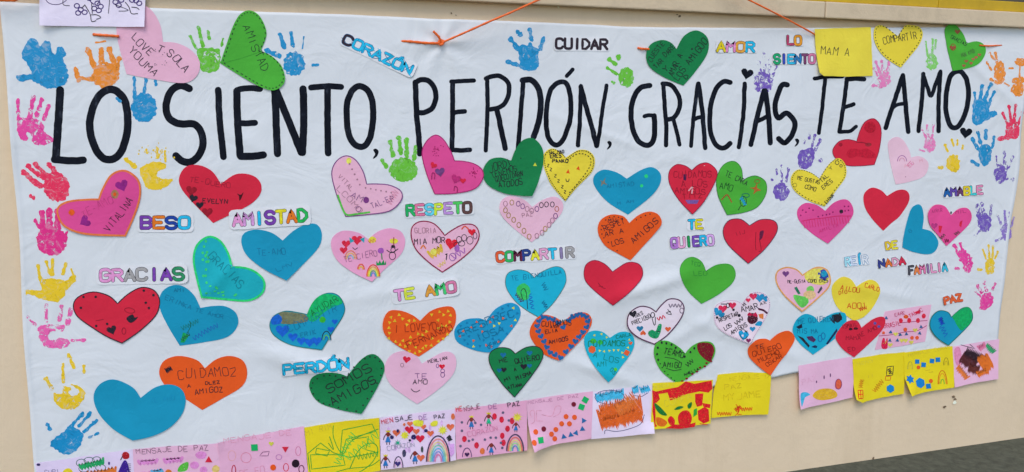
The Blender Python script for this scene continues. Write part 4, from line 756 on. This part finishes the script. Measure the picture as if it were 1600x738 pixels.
H('whitish pink heart crowded with small drawings reading RESPETAR AMAR AMIGOS', (235,200,218), '1157 473', '1144 468 1126 470 1113 480 1114 505 1131 521', '1167 536', '1184 513 1198 487 1200 470 1192 458 1178 455 1166 461',
  [('T','AMAR',1156,487,1184,481,9,K,1.5),('T','RESPETAR',1121,502,1152,491,6,K,1.4),('T','LOS',1129,515,1142,508,6,K,1.3),('T','AMIGOS',1139,521,1166,508,6,K,1.4),('T','Y',1162,520,1167,519,5,K,1.3),('E',(70,20,40),1173,497,8,9),('Q',(180,25,70),'1165 492 1168 487 1173 490 1178 487 1181 494 1174 493'),('P',(240,120,60),'1182 490 1190 489 1190 498 1184 496'),('Q',(20,140,190),'1177 507 1182 501 1188 502 1186 508'),('V',(20,140,190),1158,522,11,10),('R',K,1,1158,521,6,7),('V',(30,130,180),1173,513,6),('V',(30,130,180),1184,464,10),('V',(30,130,180),1193,466,6,90),('V',(200,40,80),1174,462,8),('V',(200,40,80),1126,481,9),('V',(200,40,80),1141,476,8),('V',(30,130,180),1118,486,9,30),('V',(30,130,180),1124,491,7),('R',K,1.3,1134,476,2.5,3.5),('S',K,1.4,'1123 474 1131 474'),('S',(70,20,50),3,'1183 482 1190 484 1195 488'),('E',K,1143,483,2,2),('E',K,1152,492,2.5,2.5),('V',(200,40,80),1166,468,5),('T','XX',1158,478,1164,475,4,K,1),('T','AX',1185,476,1196,473,5,K,1),('E',K,1117,495,2,2),('Z',K,1.3,1146,505,1158,496,3,6),('V',(120,40,90),1165,530,5)], dash=(KP,.9,1.2,3), layer=1)
H('orange heart reading TE QUIERO MUCHO OSKAR', OR, '1200 531', '1192 528 1177 530 1166 542 1168 557 1184 573', '1200 585', '1217 562 1236 536 1238 524 1229 516 1214 520',
  [('T','TE',1177,545,1192,540,6,K,1.2),('T','QUIERO',1174,556,1220,541,8,(120,40,20),1.5),('T','MUCHO',1184,566,1216,550,7,(120,40,20),1.5),('T','OSKAR',1196,572,1220,556,6,(120,40,20),1.3)], layer=3, curl=.003, cdir=-90)
#@@WORDS
pR,pO,pY,pG,pB,pC,pV,pP,pK,pGy,pBr=(205,50,90),(238,110,30),(235,200,40),(30,160,90),(30,60,150),(30,170,215),(110,60,160),(230,140,195),(45,35,45),(150,150,155),(110,75,70)
WORD('word CORAZÓN with a black C and blue letters, slanting down at the top', 'CORAZÓN', 534, 67, 642, 118, 14, [pK,pC,pC,pC,pC,pC,pC], 4.0, ragged=True, ol=(20,95,150))
WORD('word CUIDAR in black letters above PERDÓN', 'CUIDAR', 867, 76, 950, 77, 15, [pK], 3.4, pad=3.5, ol=(60,60,70))
WORD('word AMOR in yellow, pink, orange and blue letters at the top', 'AMOR', 1118, 80, 1179, 81, 14, [(230,190,30),(235,130,190),(245,150,60),pC], 4.0, pad=2.5)
WORD('short word LO in pink and orange, above SIENTO at the top', 'LO', 1228, 70, 1251, 70, 13, [(170,60,100),(235,140,40)], 3.8, pad=2.5)
WORD('word SIENTO in mixed colours touching the yellow square sheet', 'SIENTO', 1207, 99, 1272, 99, 13, [(20,150,100),(50,70,170),(40,170,210),(40,110,170),(110,60,100),(190,110,150)], 3.8, pad=2.5)
WORD('word BESO in purple, orange and blue letters at the left', 'BESO', 221, 356, 300, 356, 17, [pV,pO,(25,60,150),pC], 5.0, pad=6.5)
WORD('word AMISTAD in mixed colours between the crimson and blue hearts', 'AMISTAD', 365, 352, 483, 344, 18, [pP,(190,140,200),pC,pV,pY,pO,(30,165,80)], 5.0, pad=6.5, layer=2)
WORD('word GRACIAS in pink, grey, purple and green letters at the left', 'GRACIAS', 158, 438, 291, 435, 17, [pP,pP,pGy,pGy,pV,pV,(40,130,90)], 5.0, pad=6.5)
WORD('word RESPETO in green, pink and mixed letters under the pink hearts', 'RESPETO', 635, 336, 738, 331, 15, [(30,160,90),(225,110,150),(90,190,220),(190,225,60),(170,130,200),(70,185,90),(85,60,60)], 4.5, pad=4)
WORD('long word COMPARTIR in nine colours in the middle', 'COMPARTIR', 776, 408, 897, 400, 14, [(225,85,50),(40,165,90),(90,30,60),(35,60,130),(230,205,50),(230,150,190),(40,170,210),(130,120,165),pGy], 4.3, pad=4)
WORD('short word TE in cyan and yellow, above the word QUIERO', 'TE', 1074, 357, 1097, 356, 13, [pC,pY], 3.8, pad=2.8)
WORD('word QUIERO in violet, green and cyan letters', 'QUIERO', 1047, 386, 1115, 381, 14, [(160,110,190),(225,150,190),(30,140,80),(110,70,170),pC,(190,150,210)], 4.0, pad=2.8)
WORD('words TE AMO in pink, yellow and orange on a white strip', 'TE AMO', 617, 468, 714, 454, 15, {0:pP,1:(205,230,70),3:(250,145,60),4:(60,190,110),5:(190,110,150)}, 4.8, pad=6.5)
WORD('word PERDÓN in scribbled blue letters above the SOMOS AMIGOS heart', 'PERDÓN', 443, 583, 548, 573, 15, [pC], 4.4, pad=3.5, ragged=True, ol=(20,80,110))
WORD('word AMABLE in blue, purple and yellow letters at the right', 'AMABLE', 1473, 306, 1534, 302, 12, [(30,90,160),(90,70,160),(100,60,100),(225,190,50),(60,190,200),(225,130,170)], 3.6, pad=3)
WORD('word REÍR in pale blue letters at the right', 'REÍR', 1318, 414, 1354, 410, 12, [(150,205,230),(185,195,225),(50,160,200),(205,210,225)], 3.0, pad=2.5, ol=(60,120,160))
WORD('short word DE in yellow and orange, above the word NADA', 'DE', 1381, 389, 1400, 387, 11, [(240,180,40),(235,200,60)], 3.3, pad=2, ol=(120,80,30))
WORD('word NADA in dark blue, orange and crimson letters', 'NADA', 1370, 417, 1413, 411, 11, [(50,60,130),(235,110,50),(235,150,180),(190,40,70)], 3.4, pad=2.5)
WORD('word FAMILIA in black, orange, pink and cyan letters', 'FAMILIA', 1417, 428, 1479, 422, 12, [(70,70,80),(235,120,70),(220,110,160),(130,100,150),(220,140,180),(225,130,170),(50,170,200)], 3.3, pad=3)
WORD('word PAZ in orange letters at the right edge', 'PAZ', 1473, 474, 1502, 468, 10, [(235,90,50)], 3.6, pad=1.5, ol=(150,60,40))
#@@SHEETS
LIL=(203,195,226); SY=(230,198,28); SP=(240,172,204)
GS = 'drawing sheets in the row along the banner bottom'
quadsheet('drawing_sheet', 'white sheet with purple ink figures pinned over the top left edge', (214,208,236), '62 -40 229 -40 226 43 64 41',
  [('S',(60,40,100),1.6,'148 8 142 2 150 -6 156 2 152 8'),('S',(60,40,100),1.1,'70 -4 78 6 92 8 104 2 108 -6'),('S',K,1.1,'100 -4 100 8 110 10')]+
  [('R',(60,40,110),1.6,x,y,4,3.5) for x,y in ((121,10),(127,16),(133,20),(123,21),(153,6),(158,11),(155,17),(148,14),(140,-2),(181,4),(186,9),(190,1),(213,2),(218,6),(207,1))]+
  [('S',K,1.2,'133 8 138 16 142 24 144 34 151 33'),('S',K,1.2,'143 24 152 24 158 28 151 31'),('S',K,1.2,'134 8 128 14'),('S',K,1.2,'144 6 145 22'),('S',K,1.2,'196 4 202 12 206 22 216 22'),('S',K,1.2,'206 12 214 13 218 16'),('S',K,.9,'172 0 170 22'),('S',K,.9,'180 8 200 16 196 18 186 18')], layer=5, curls=((64,41,.012,60),(226,43,.006,50)), cat='drawing')
quadsheet('note_sheet', 'square yellow sheet at the top right reading MAMA', (228,200,66), '1268 46 1355 43 1357 82 1359 119 1320 120 1280 119 1274 114',
  [('T','MAM A',1278,84,1324,89,12,K,1.3),('T','I',1282,62,1288,62,6,(200,180,50),1)], layer=4, curls=((1276,119,.010,40),(1268,46,.004,30)), cat='note')
O1=[('T','SUPI',72,741,96,738,8,(120,110,150),1),('R',(30,90,80),1,128,721,8,6),('R',(30,90,80),1,140,717,8,5),('R',(30,90,80),1,152,716,7,5),('R',(30,90,80),1,132,730,8,5),('R',(30,90,80),1,158,728,8,5),('Z',(30,150,90),3.6,126,728,163,718,5,16),('Q',(235,190,40),'98 738 104 730 112 731 116 742 104 748'),('Z',(235,110,40),3.6,122,741,182,732,5,22),('Q',(60,30,140),'184 744 190 724 196 716 201 724 203 744'),('E',(165,25,40),197,709,6,6),('S',K,1.4,'189 716 192 710'),('E',(60,40,120),171,721,1.6,2.5),('E',(50,40,90),61,724,3,2)]+[('L',K,.8,[(200,722+i*3),(205,722+i*3)]) for i in range(6)]
quadsheet('drawing_sheet', 'lilac sheet at the bottom left corner with a green cloud and purple figure', (208,196,230), '54 722 100 716 160 706 208 699 212 775 58 800', O1, layer=2, group=GS, curls=())
O2=[('T','MENSAJE DE PAZ',214,706,328,700,8,(110,70,95),1.1),('Z',(214,130,196),5,217,720,246,718,3,10),('Z',(214,130,196),5,257,718,285,715,3,10),('Q',(80,175,60),'278 734 282 724 294 719 292 732'),('Z',(90,160,205),4.5,238,736,254,733,3,7),('Q',(240,110,40),'257 740 261 731 268 733 268 742'),('E',(214,130,196),314,708,9,6),('E',(214,130,196),304,724,7,6),('E',(214,130,196),318,731,6,5),('E',(240,180,110),337,730,6,6),('K','tri',RED,326,716,6.5,0),('T','PA',222,744,240,742,9,(214,130,196),1.5)]
quadsheet('drawing_sheet', 'pink sheet reading MENSAJE DE PAZ, second from the bottom left', SP, '208 699 270 694 341 690 346 760 212 778', O2, layer=3, group=GS)
O3=[('T','MENSAJE DE',350,690,458,676,8,(205,140,170),1.1),('K','sq',(20,165,95),397,696,6),('K','heart',(190,190,70),423,690,4),('K','tri',RED,445,698,6,180),('K','dot',OR,426,727,4.5),('K','dot',(30,15,30),461,721,6),('R',(225,150,160),1,362,709,6,8),('R',(200,120,150),1,384,712,8,8),('L',(120,70,110),1,'405 709 410 703 420 702 418 709 405 709'),('R',(170,110,170),1,435,711,4.5,4),('R',(190,110,150),1,465,702,4,7),('R',RED,1.2,446,727,4,6),('R',(170,30,60),1.4,365,733,3,9),('R',(100,40,70),1.4,470,730,4,6),('T','DE FO',374,742,416,736,11,(200,130,165),1.1)]
quadsheet('drawing_sheet', 'pink sheet with a green square and a black dot, third from bottom left', (238,166,200), '340 688 400 677 474 664 480 732 484 760 348 775', O3, layer=4, group=GS, curls=((340,688,.005,25),))
O4=[('T','MI RIM',478,678,520,668,8,(190,175,50),1),('S',(60,150,50),1.3,'520 663 520 680 528 700 536 706 545 690 560 680 590 668'),('L',(60,150,50),1.3,'530 712 534 670 580 660 585 672 540 684 532 712'),('L',(60,150,50),1.3,'484 738 480 706 500 690 520 705 545 712 590 704'),('L',(60,150,50),1.3,'484 708 486 730 538 724 534 708 484 708'),('L',(60,150,50),1.3,'494 698 514 702 510 710 492 706 494 698'),('S',(60,150,50),1.3,'545 730 560 700 580 690 589 700 580 720 560 735 540 740'),('L',(60,150,50),1.2,'548 684 575 680 570 700 585 704'),('Z',(70,185,70),1.2,525,722,552,676,6,16),('Z',(70,185,70),1.1,540,714,590,676,8,14),('S',(60,150,50),1.2,'498 744 540 730 575 726 592 716'),('Z',(60,150,50),1.1,556,712,590,706,5,12),('S',(60,150,50),1.2,'512 690 520 700 514 680 518 692')]
quadsheet('drawing_sheet', 'yellow sheet covered in green scribbled lines in the bottom row', SY, '475 666 530 657 591 650 593 733 535 742 482 752', O4, layer=3, group=GS)
def scatter(n, x0, x1, y0, y1, f): return [f(random.uniform(x0, x1), random.uniform(y0, y1)) for _ in range(n)]
O5=[('T','MEN',595,659,614,656,7,(190,40,70),1.3),('T','SAJE',616,656,645,653,7,K,1.2),('T','DE',654,655,668,653,7,(140,100,160),1.2),('T','PAZ',677,653,695,651,6,K,1.3),('T','CORAZON',604,701,648,695,7,(140,140,165),1)]
O5+=scatter(20,600,702,655,712,lambda x,y:('E',(200,165,220),x,y,2,4.5))
O5+=girl(605,683,6.5,(40,110,180))+girl(601,720,6,(40,110,180))+girl(647,713,6.5,(40,110,180),False)
O5+=[('V',RED,638,669,9),('V',RED,655,683,9),('V',(235,100,70),618,674,8),('V',(235,100,70),649,672,7),('V',(235,100,70),660,665,6),('V',(235,100,70),671,675,7),('V',(235,100,70),702,665,8),('V',(235,100,70),656,713,8),('V',(235,100,70),639,660,6),('E',(235,110,70),630,661,2,2.5),('E',(235,110,70),706,649,3,5),('E',(40,35,90),645,681,4,4),('E',(40,35,90),664,671,3,2.5),('E',(40,35,90),611,681,3,3),('E',(40,35,90),620,671,2,3),('E',(40,35,60),639,686,2,2),('E',(60,60,90),630,706,3,6),('E',(60,70,70),658,700,2,5),('Z',(50,50,60),2,698,680,702,686,4,6),('Q',(250,205,60),'644 656 652 654 660 656 658 664 650 664 645 662'),('Q',(250,205,60),'671 660 676 656 682 656 681 663 673 664'),('P',(250,205,60),star(631,678,7,8,.6)),('P',(250,210,60),star(690,670,8,10,.5)),('P',(30,150,120),star(620,690,6,8,.3)),('P',(200,150,215),'701 692 708 691 708 706 703 712 700 705')]
O5+=rainbow(683,719,18,40,[(60,50,80),(220,130,130),(230,190,140),(120,190,170),(90,170,210),(120,140,200),(210,120,170)],2)+rainbow(621,728,7,17,[(60,50,80),(200,160,200),(240,200,210)],1.3)+[('V',(50,40,110),620,722,6)]
quadsheet('drawing_sheet', 'lilac sheet with crowned girls and a tall rainbow in the bottom row', (214,196,228), '592 650 650 644 709 638 711 717 670 724 594 732', O5, layer=4, group=GS, wave=.002)
O6=[('T','ME',712,642,722,640,7,(205,50,60),1.4),('T','NSAJE',724,641,750,636,7,(140,90,110),1.2),('T','DE',762,638,777,636,7,(150,100,150),1.3),('T','PAZ',792,635,812,631,7,K,1.3),('T','CORAZÓN',730,680,778,670,8,(190,120,160),1)]
O6+=girl(735,660,6,(40,110,180))+girl(762,655,6,(30,170,130))+girl(766,700,6,(40,110,180),False)+girl(804,666,5,(40,110,180),False)
O6+=[('E',RED,x,y,3.6,5) for x,y in ((724,684),(743,694),(782,654),(791,668),(783,679),(785,690),(798,656),(771,649))]+[('E',(90,90,120),x,y,2,2) for x,y in ((720,658),(741,659),(750,662),(784,643),(793,655),(737,685),(756,685),(765,682),(773,682),(783,698),(718,695),(720,671),(731,687),(781,690))]+[('E',(240,110,60),752,703,4,5),('P',(250,200,70),star(806,650,8,9,.5))]
O6+=rainbow(728,712,7,14,[(90,60,110),(220,160,190)],1.2)+[('V',(60,30,80),728,708,5)]+rainbow(803,703,13,26,[(70,60,90),(235,110,100),(245,190,120),(140,200,140),(90,140,190)],2)
quadsheet('drawing_sheet', 'pink sheet with crowned girls and red hearts in the bottom row', (240,160,196), '709 638 765 632 821 624 822 702 770 709 712 716', O6, layer=3, group=GS)
O7=[('T','MENSAJE DE PAZ',823,630,903,619,4.5,(170,110,150),.9),('S',(205,140,170),1,'828 650 826 642 832 640 833 656 828 660'),('L',(205,140,170),1,'846 656 836 656 836 640 844 640'),('S',(205,140,170),1,'844 646 860 648 866 634 874 634 872 644 862 650')]+[('K','dot',(238,88,40),x,y,3.8) for x,y in ((834,672),(830,687),(859,676),(866,669),(864,683),(875,660),(882,649),(895,650),(887,660))]+[('K','dot',(110,20,45),894,630,3.6),('K','dot',(110,20,45),847,668,3.8)]+[('K','sq',(20,165,95),x,y,5.2,r) for x,y,r in ((841,684,-4),(912,623,30),(906,634,20))]+[('K','tri',(35,100,160),x,y,5,r) for x,y,r in ((878,680,-15),(889,677,-10),(897,674,20),(907,668,-5),(909,655,90))]
quadsheet('drawing_sheet', 'pink sheet with orange dots and blue triangles in the bottom row', (240,168,200), '821 624 870 616 924 610 921 683 875 690 828 700 823 660', O7, layer=4, group=GS, curls=((828,700,.028,45),))
O8=[('Z',(60,170,215),2.4,929,620,972,614,9,34),('R',(50,60,110),.9,950,619,23,11),('L',(50,60,110),.9,'985 606 986 616 1000 618 1010 612'),('Z',(60,170,215),2.4,986,608,994,606,6,8),('Z',(60,170,215),2.4,998,609,1012,605,6,9),('Z',(226,92,34),2.2,934,656,998,640,18,58),('Z',(226,92,34),2.0,936,644,1000,632,17,44),('Z',(226,92,34),2.4,940,658,992,644,10,40),('Z',(232,110,50),1.3,960,640,990,620,14,22),('S',(50,50,100),.9,'942 676 944 670 960 672 980 668 998 660 1004 646'),('S',(220,120,110),1,'985 612 990 626 1000 640')]
quadsheet('drawing_sheet', 'lilac sheet with blue clouds over orange scribble in the bottom row', (215,203,230), '923 611 970 605 1016 601 1018 674 970 680 921 684', O8, layer=3, group=GS, curls=((1016,674,.012,30),))
cR=(200,25,38)
O9=[('T','MENSAJ',1018,607,1050,602,6,(200,190,70),1),('P',cR,'1016 608 1022 610 1040 606 1056 603 1068 594 1082 598 1109 593 1110 606 1104 612 1090 610 1070 614 1056 620 1044 624 1040 612 1026 614 1028 622 1022 628 1017 622'),('P',cR,'1017 622 1021 626 1021 660 1024 664 1020 665 1016 640'),('P',cR,'1083 614 1096 613 1094 632 1086 634 1083 626'),('P',cR,'1094 628 1107 630 1106 636 1096 634'),('Q',cR,'1056 650 1062 641 1072 640 1078 650 1074 662 1060 664'),('P',cR,'1087 640 1098 634 1104 638 1105 656 1096 660 1088 654'),('Q',cR,'1040 654 1045 648 1051 654 1050 662 1044 662'),('P',cR,'1036 667 1050 661 1070 662 1084 658 1082 665 1060 668'),('Q',(20,110,50),'1019 628 1026 632 1034 640 1039 647 1030 646 1022 638'),('Q',(20,110,50),'1050 638 1057 633 1065 634 1058 638'),('Q',(20,110,50),'1071 632 1074 628 1078 627 1077 634 1073 637'),('P',(40,160,60),'1081 638 1086 636 1086 646 1080 650'),('Q',(235,100,30),'1022 650 1032 652 1039 658 1034 664 1024 662'),('T','COMPA',1036,634,1080,620,10,(205,190,60),1),('S',cR,1.2,'1090 660 1102 662')]
quadsheet('drawing_sheet', 'yellow sheet painted over with red blocks and green leaves in the bottom row', SY, '1017 597 1060 595 1111 592 1107 660 1060 666 1013 669', O9, layer=5, group=GS)
O10=[('T','MENSAJE D',1138,594,1200,588,7,(200,180,30),1.2),('T','PAZ',1130,608,1158,604,7,(190,170,30),1.3),('T','MYJAME',1128,624,1188,618,10,(195,175,25),1.3),('Z',(200,50,20),1.1,1118,645,1140,645,3,12),('Z',(200,50,20),1.1,1146,640,1155,634,4,9),('Z',(200,50,20),1.1,1155,638,1172,637,3,10),('S',(200,50,20),1,'1147 630 1152 640 1146 648'),('S',(200,50,20),1,'1153 632 1150 645 1156 646')]
quadsheet('drawing_sheet', 'yellow sheet with red ink figures and faint PAZ under the orange OSKAR heart', SY, '1119 584 1160 580 1202 582 1200 614 1197 646 1160 647 1109 652 1112 615', O10, layer=2, group=GS)
O11=[('Q',(240,165,40),'1266 616 1276 607 1294 606 1304 612 1303 620 1284 624 1272 622'),('Q',(60,165,205),'1247 614 1255 611 1262 615 1254 619 1250 628 1247 632'),('Q',(238,90,60),'1302 596 1306 591 1311 594 1312 602 1308 607 1302 605'),('R',(110,40,110),1,1307,599,5,8),('E',(90,50,100),1284,588,1,3),('E',(90,50,100),1294,585,1,3),('T','PAZ',1250,600,1275,592,8,(222,158,190),1),('E',(90,50,100),1272,595,1,2)]
quadsheet('drawing_sheet', 'pink sheet with a yellow fish-like shape at the lower right', (238,172,204), '1244 570 1285 563 1328 556 1331 592 1329 620 1290 629 1245 637', O11, layer=2, group=GS, curls=((1245,637,.01,35),))
O12=[('T','MENS',1336,570,1362,564,5,(205,190,60),1),('L',K,1.2,'1383 572 1393 571 1392 585 1382 586 1383 572'),('Z',K,1.2,1386,575,1389,583,3,6),('L',(190,80,30),1.1,'1381 587 1389 587 1388 593 1380 593 1381 587'),('K','hex',(15,125,195),1388,606,6.6,0),('L',(205,40,20),1.4,'1336 608 1344 608 1343 620 1335 620 1336 608'),('L',(205,40,20),1.2,'1335 614 1343 614'),('L',(205,40,20),1.2,'1340 608 1339 620'),('Z',(190,110,20),.9,1340,604,1344,592,4,9),('Z',(190,110,20),.9,1362,610,1376,594,4,12),('T','II',1352,590,1364,588,5,(200,180,50),1)]
quadsheet('drawing_sheet', 'yellow sheet with a blue hexagon and lifted lower corner at the lower right', SY, '1328 560 1370 553 1411 549 1411 585 1409 614 1375 620 1342 627 1331 622 1330 590', O12, layer=3, group=GS, curls=((1332,626,.018,30),))
O13=[('T','MENSAJE CORAZ',1416,556,1483,543,4.5,(200,185,50),.9),('K','sq',(15,115,190),1430,564,4,0),('K','sq',(15,115,190),1440,569,4.2,4),('K','sq',(15,115,190),1453,563,4,6),('K','sq',(15,115,190),1462,561,4.2,-3),('K','dot',(238,88,30),1432,573,2.8),('K','star',(15,115,190),1418,591,7),('K','hex',(15,120,195),1434,597,8),('K','sq',(15,115,190),1447,602,4.4,-6),('K','dot',(238,88,30),1451,594,3)]+rainbow(1469,599,7,21,[(190,90,20),(230,130,30),(240,190,40),(90,170,50)],1.2)+rainbow(1475,570,4,12,[(140,130,30),(180,160,40)],1)+rainbow(1419,576,4,12,[(170,165,60),(200,185,60)],1)+[('S',(190,170,40),1,'1443 578 1450 577'),('S',(190,170,40),1,'1448 581 1455 580')]
quadsheet('drawing_sheet', 'yellow sheet with blue squares and star at the lower right', SY, '1409 550 1445 545 1485 540 1487 572 1487 604 1450 610 1416 616 1410 590', O13, layer=4, group=GS, curls=((1414,616,.020,32),))
O14=[('Q',(238,130,170),'1488 546 1496 542 1500 560 1496 572 1490 566'),('Z',(240,110,50),2.2,1493,572,1508,590,5,14),('Z',(80,35,40),2.2,1500,556,1520,570,12,26),('Z',(40,25,35),1.5,1506,548,1528,560,9,20),('Z',(90,40,35),1.7,1510,574,1526,578,9,16),('Z',(240,105,35),3.4,1530,570,1544,562,14,20),('Z',(240,105,35),2.6,1524,584,1540,578,5,12),('Z',(50,150,100),1.8,1538,538,1550,550,5,12),('Z',(238,110,150),2.4,1526,544,1536,538,5,8),('L',K,.9,'1498 538 1520 544 1512 537')]
quadsheet('drawing_sheet', 'pink sheet with brown, black and orange scribbles at the right corner', SP, '1485 541 1520 535 1558 529 1557 560 1556 591 1520 597 1488 604 1487 572', O14, layer=3, group=GS)
O15=[('S',(160,40,100),1,'1370 524 1390 522 1410 518 1430 516 1445 508'),('S',(150,40,90),1,'1400 504 1420 502 1446 500'),('Q',(200,25,70),'1374 538 1376 528 1379 528 1380 533 1383 527 1384 538 1383 544 1376 544'),('L',YE,1,'1377 536 1378 531 1380 536 1382 531')]+[('E',(205,30,60),x,y,3.2,4) for x,y in ((1404,500),(1417,500),(1431,500),(1440,493))]+[('P',(205,30,60),'1425 487 1434 483 1434 488 1428 490'),('E',OR,1412,494,4,3),('K','dot',(238,88,50),1411,514,3),('K','dot',(238,88,50),1422,527,2.8),('K','dot',(238,88,50),1430,527,2.8),('K','dot',(238,88,50),1377,519,2.2),('T','EARE',1395,494,1412,490,5,(170,50,100),1),('T','TALJC',1418,496,1440,485,6,(190,60,100),1.2)]+[('K','tri',(40,90,140),x,y,3.4) for x,y in ((1388,518),(1387,531),(1399,531),(1403,522),(1413,521),(1434,520),(1381,496),(1436,510))]+[('V',(200,190,90),x,y,5) for x,y in ((1396,521),(1406,531),(1388,538),(1427,515),(1412,531),(1421,534))]+[('T','BRASIL',1378,512,1405,506,7,(190,30,90),1.1)]
quadsheet('drawing_sheet', 'small pink sheet with red and blue shapes between the crimson and blue hearts', (240,168,198), '1379 486 1415 480 1452 475 1447 507 1443 533 1405 540 1364 546 1372 515', O15, layer=1, wave=.001)
#@@STRING
def string(label, P, r=1.35, parent=None, off=None, name='string'):
    """orange plastic cord; P: x, y, stand-off from wall (m)"""
    Q = []
    for x, y, o in P: X, Z = W(x, y, o); Q.append((X, -o, Z))
    S = []
    n = len(Q)
    for i in range(n-1):
        m = 8
        for j in range(m):
            t = j/m; S.append(Vector([Q[i][k]*(1-t)+Q[i+1][k]*t for k in range(3)]))
    S.append(Vector(Q[-1])); org = S[0].copy()
    rad = r*.0021; v = []; f = []; NS = 8
    for i, p in enumerate(S):
        d = (S[min(i+1, len(S)-1)]-S[max(i-1, 0)]).normalized(); a = d.cross(Vector((0, 1, .01))).normalized(); b = d.cross(a)
        rr = rad*(1+.12*math.sin(i*1.7))
        for k in range(NS): an = 2*math.pi*k/NS; q = p-org+a*rr*math.cos(an)+b*rr*math.sin(an)*.8; v.append(tuple(q))
    for i in range(len(S)-1):
        for k in range(NS): f.append((i*NS+k, i*NS+(k+1) % NS, (i+1)*NS+(k+1) % NS, (i+1)*NS+k))
    f.append(tuple(range(NS))); f.append(tuple(range((len(S)-1)*NS, len(S)*NS)))
    me = bpy.data.meshes.new(name); me.from_pydata(v, [], f); me.materials.append(SM); me.polygons.foreach_set('use_smooth', [True]*len(f)); me.update()
    o = bpy.data.objects.new(name, me); COL.objects.link(o)
    if parent: o.parent = parent; o.location = org-parent.location
    else: o.location = org; tag(o, label, 'string', 'orange cords the banner hangs from')
    return o
SM = plain('orange_plastic_cord', (226, 96, 30), .4, 60)
a = string('orange cord knotted at the banner top and running up to the ledge', [(690, 67, .016), (720, 54, .030), (760, 36, .05), (800, 19, .06), (850, -4, .062), (900, -28, .065)])
string('', [(618, 64, .006), (640, 65, .012), (665, 67.5, .013), (690, 68, .015)], 1.6, a, name='cord_loop')
string('', [(690, 68, .016), (686, 58, .020), (677, 49, .022)], 1.6, a, name='cord_end')
for i, (dx, dy) in enumerate(((0, 0), (.5, -1))):
    kx, ky, ko = 689+dx, 67+dy, .018
    string('', [(kx+4*math.cos(t*.9+i), ky+3.4*math.sin(t*.9+i), ko+.002*math.sin(t)) for t in range(8)], 1.3, a, name='knot')
string('orange cord slanting down from the ledge to the yellow square sheet', [(1120, -26, .062), (1170, 0, .062), (1200, 15, .058), (1235, 33, .035), (1268, 51, .018), (1276, 56, .008)], 1.3)
string('short stretch of orange cord left of the pink LOVE YOUMA heart', [(145, 54, .007), (165, 55.5, .013), (186, 57, .011)], 1.5)
string('short orange cord end poking out left of the dark green AMIGOS heart', [(996, 75, .008), (1004, 76.5, .013), (1014, 77, .009)], 1.5)
string('short stretch of orange cord right of the small green heart', [(1530, 71, .011), (1545, 72, .014), (1565, 71, .007)], 1.2)
string('orange cord at the top left edge of the photo', [(-60, -6, .03), (0, 0, .03), (22, 0.5, .03), (60, -12, .03)], 1.6)
string('orange cord end at the top right corner of the banner', [(1593, 43, .012), (1604, 42, .014), (1640, 38, .014)], 1.2)
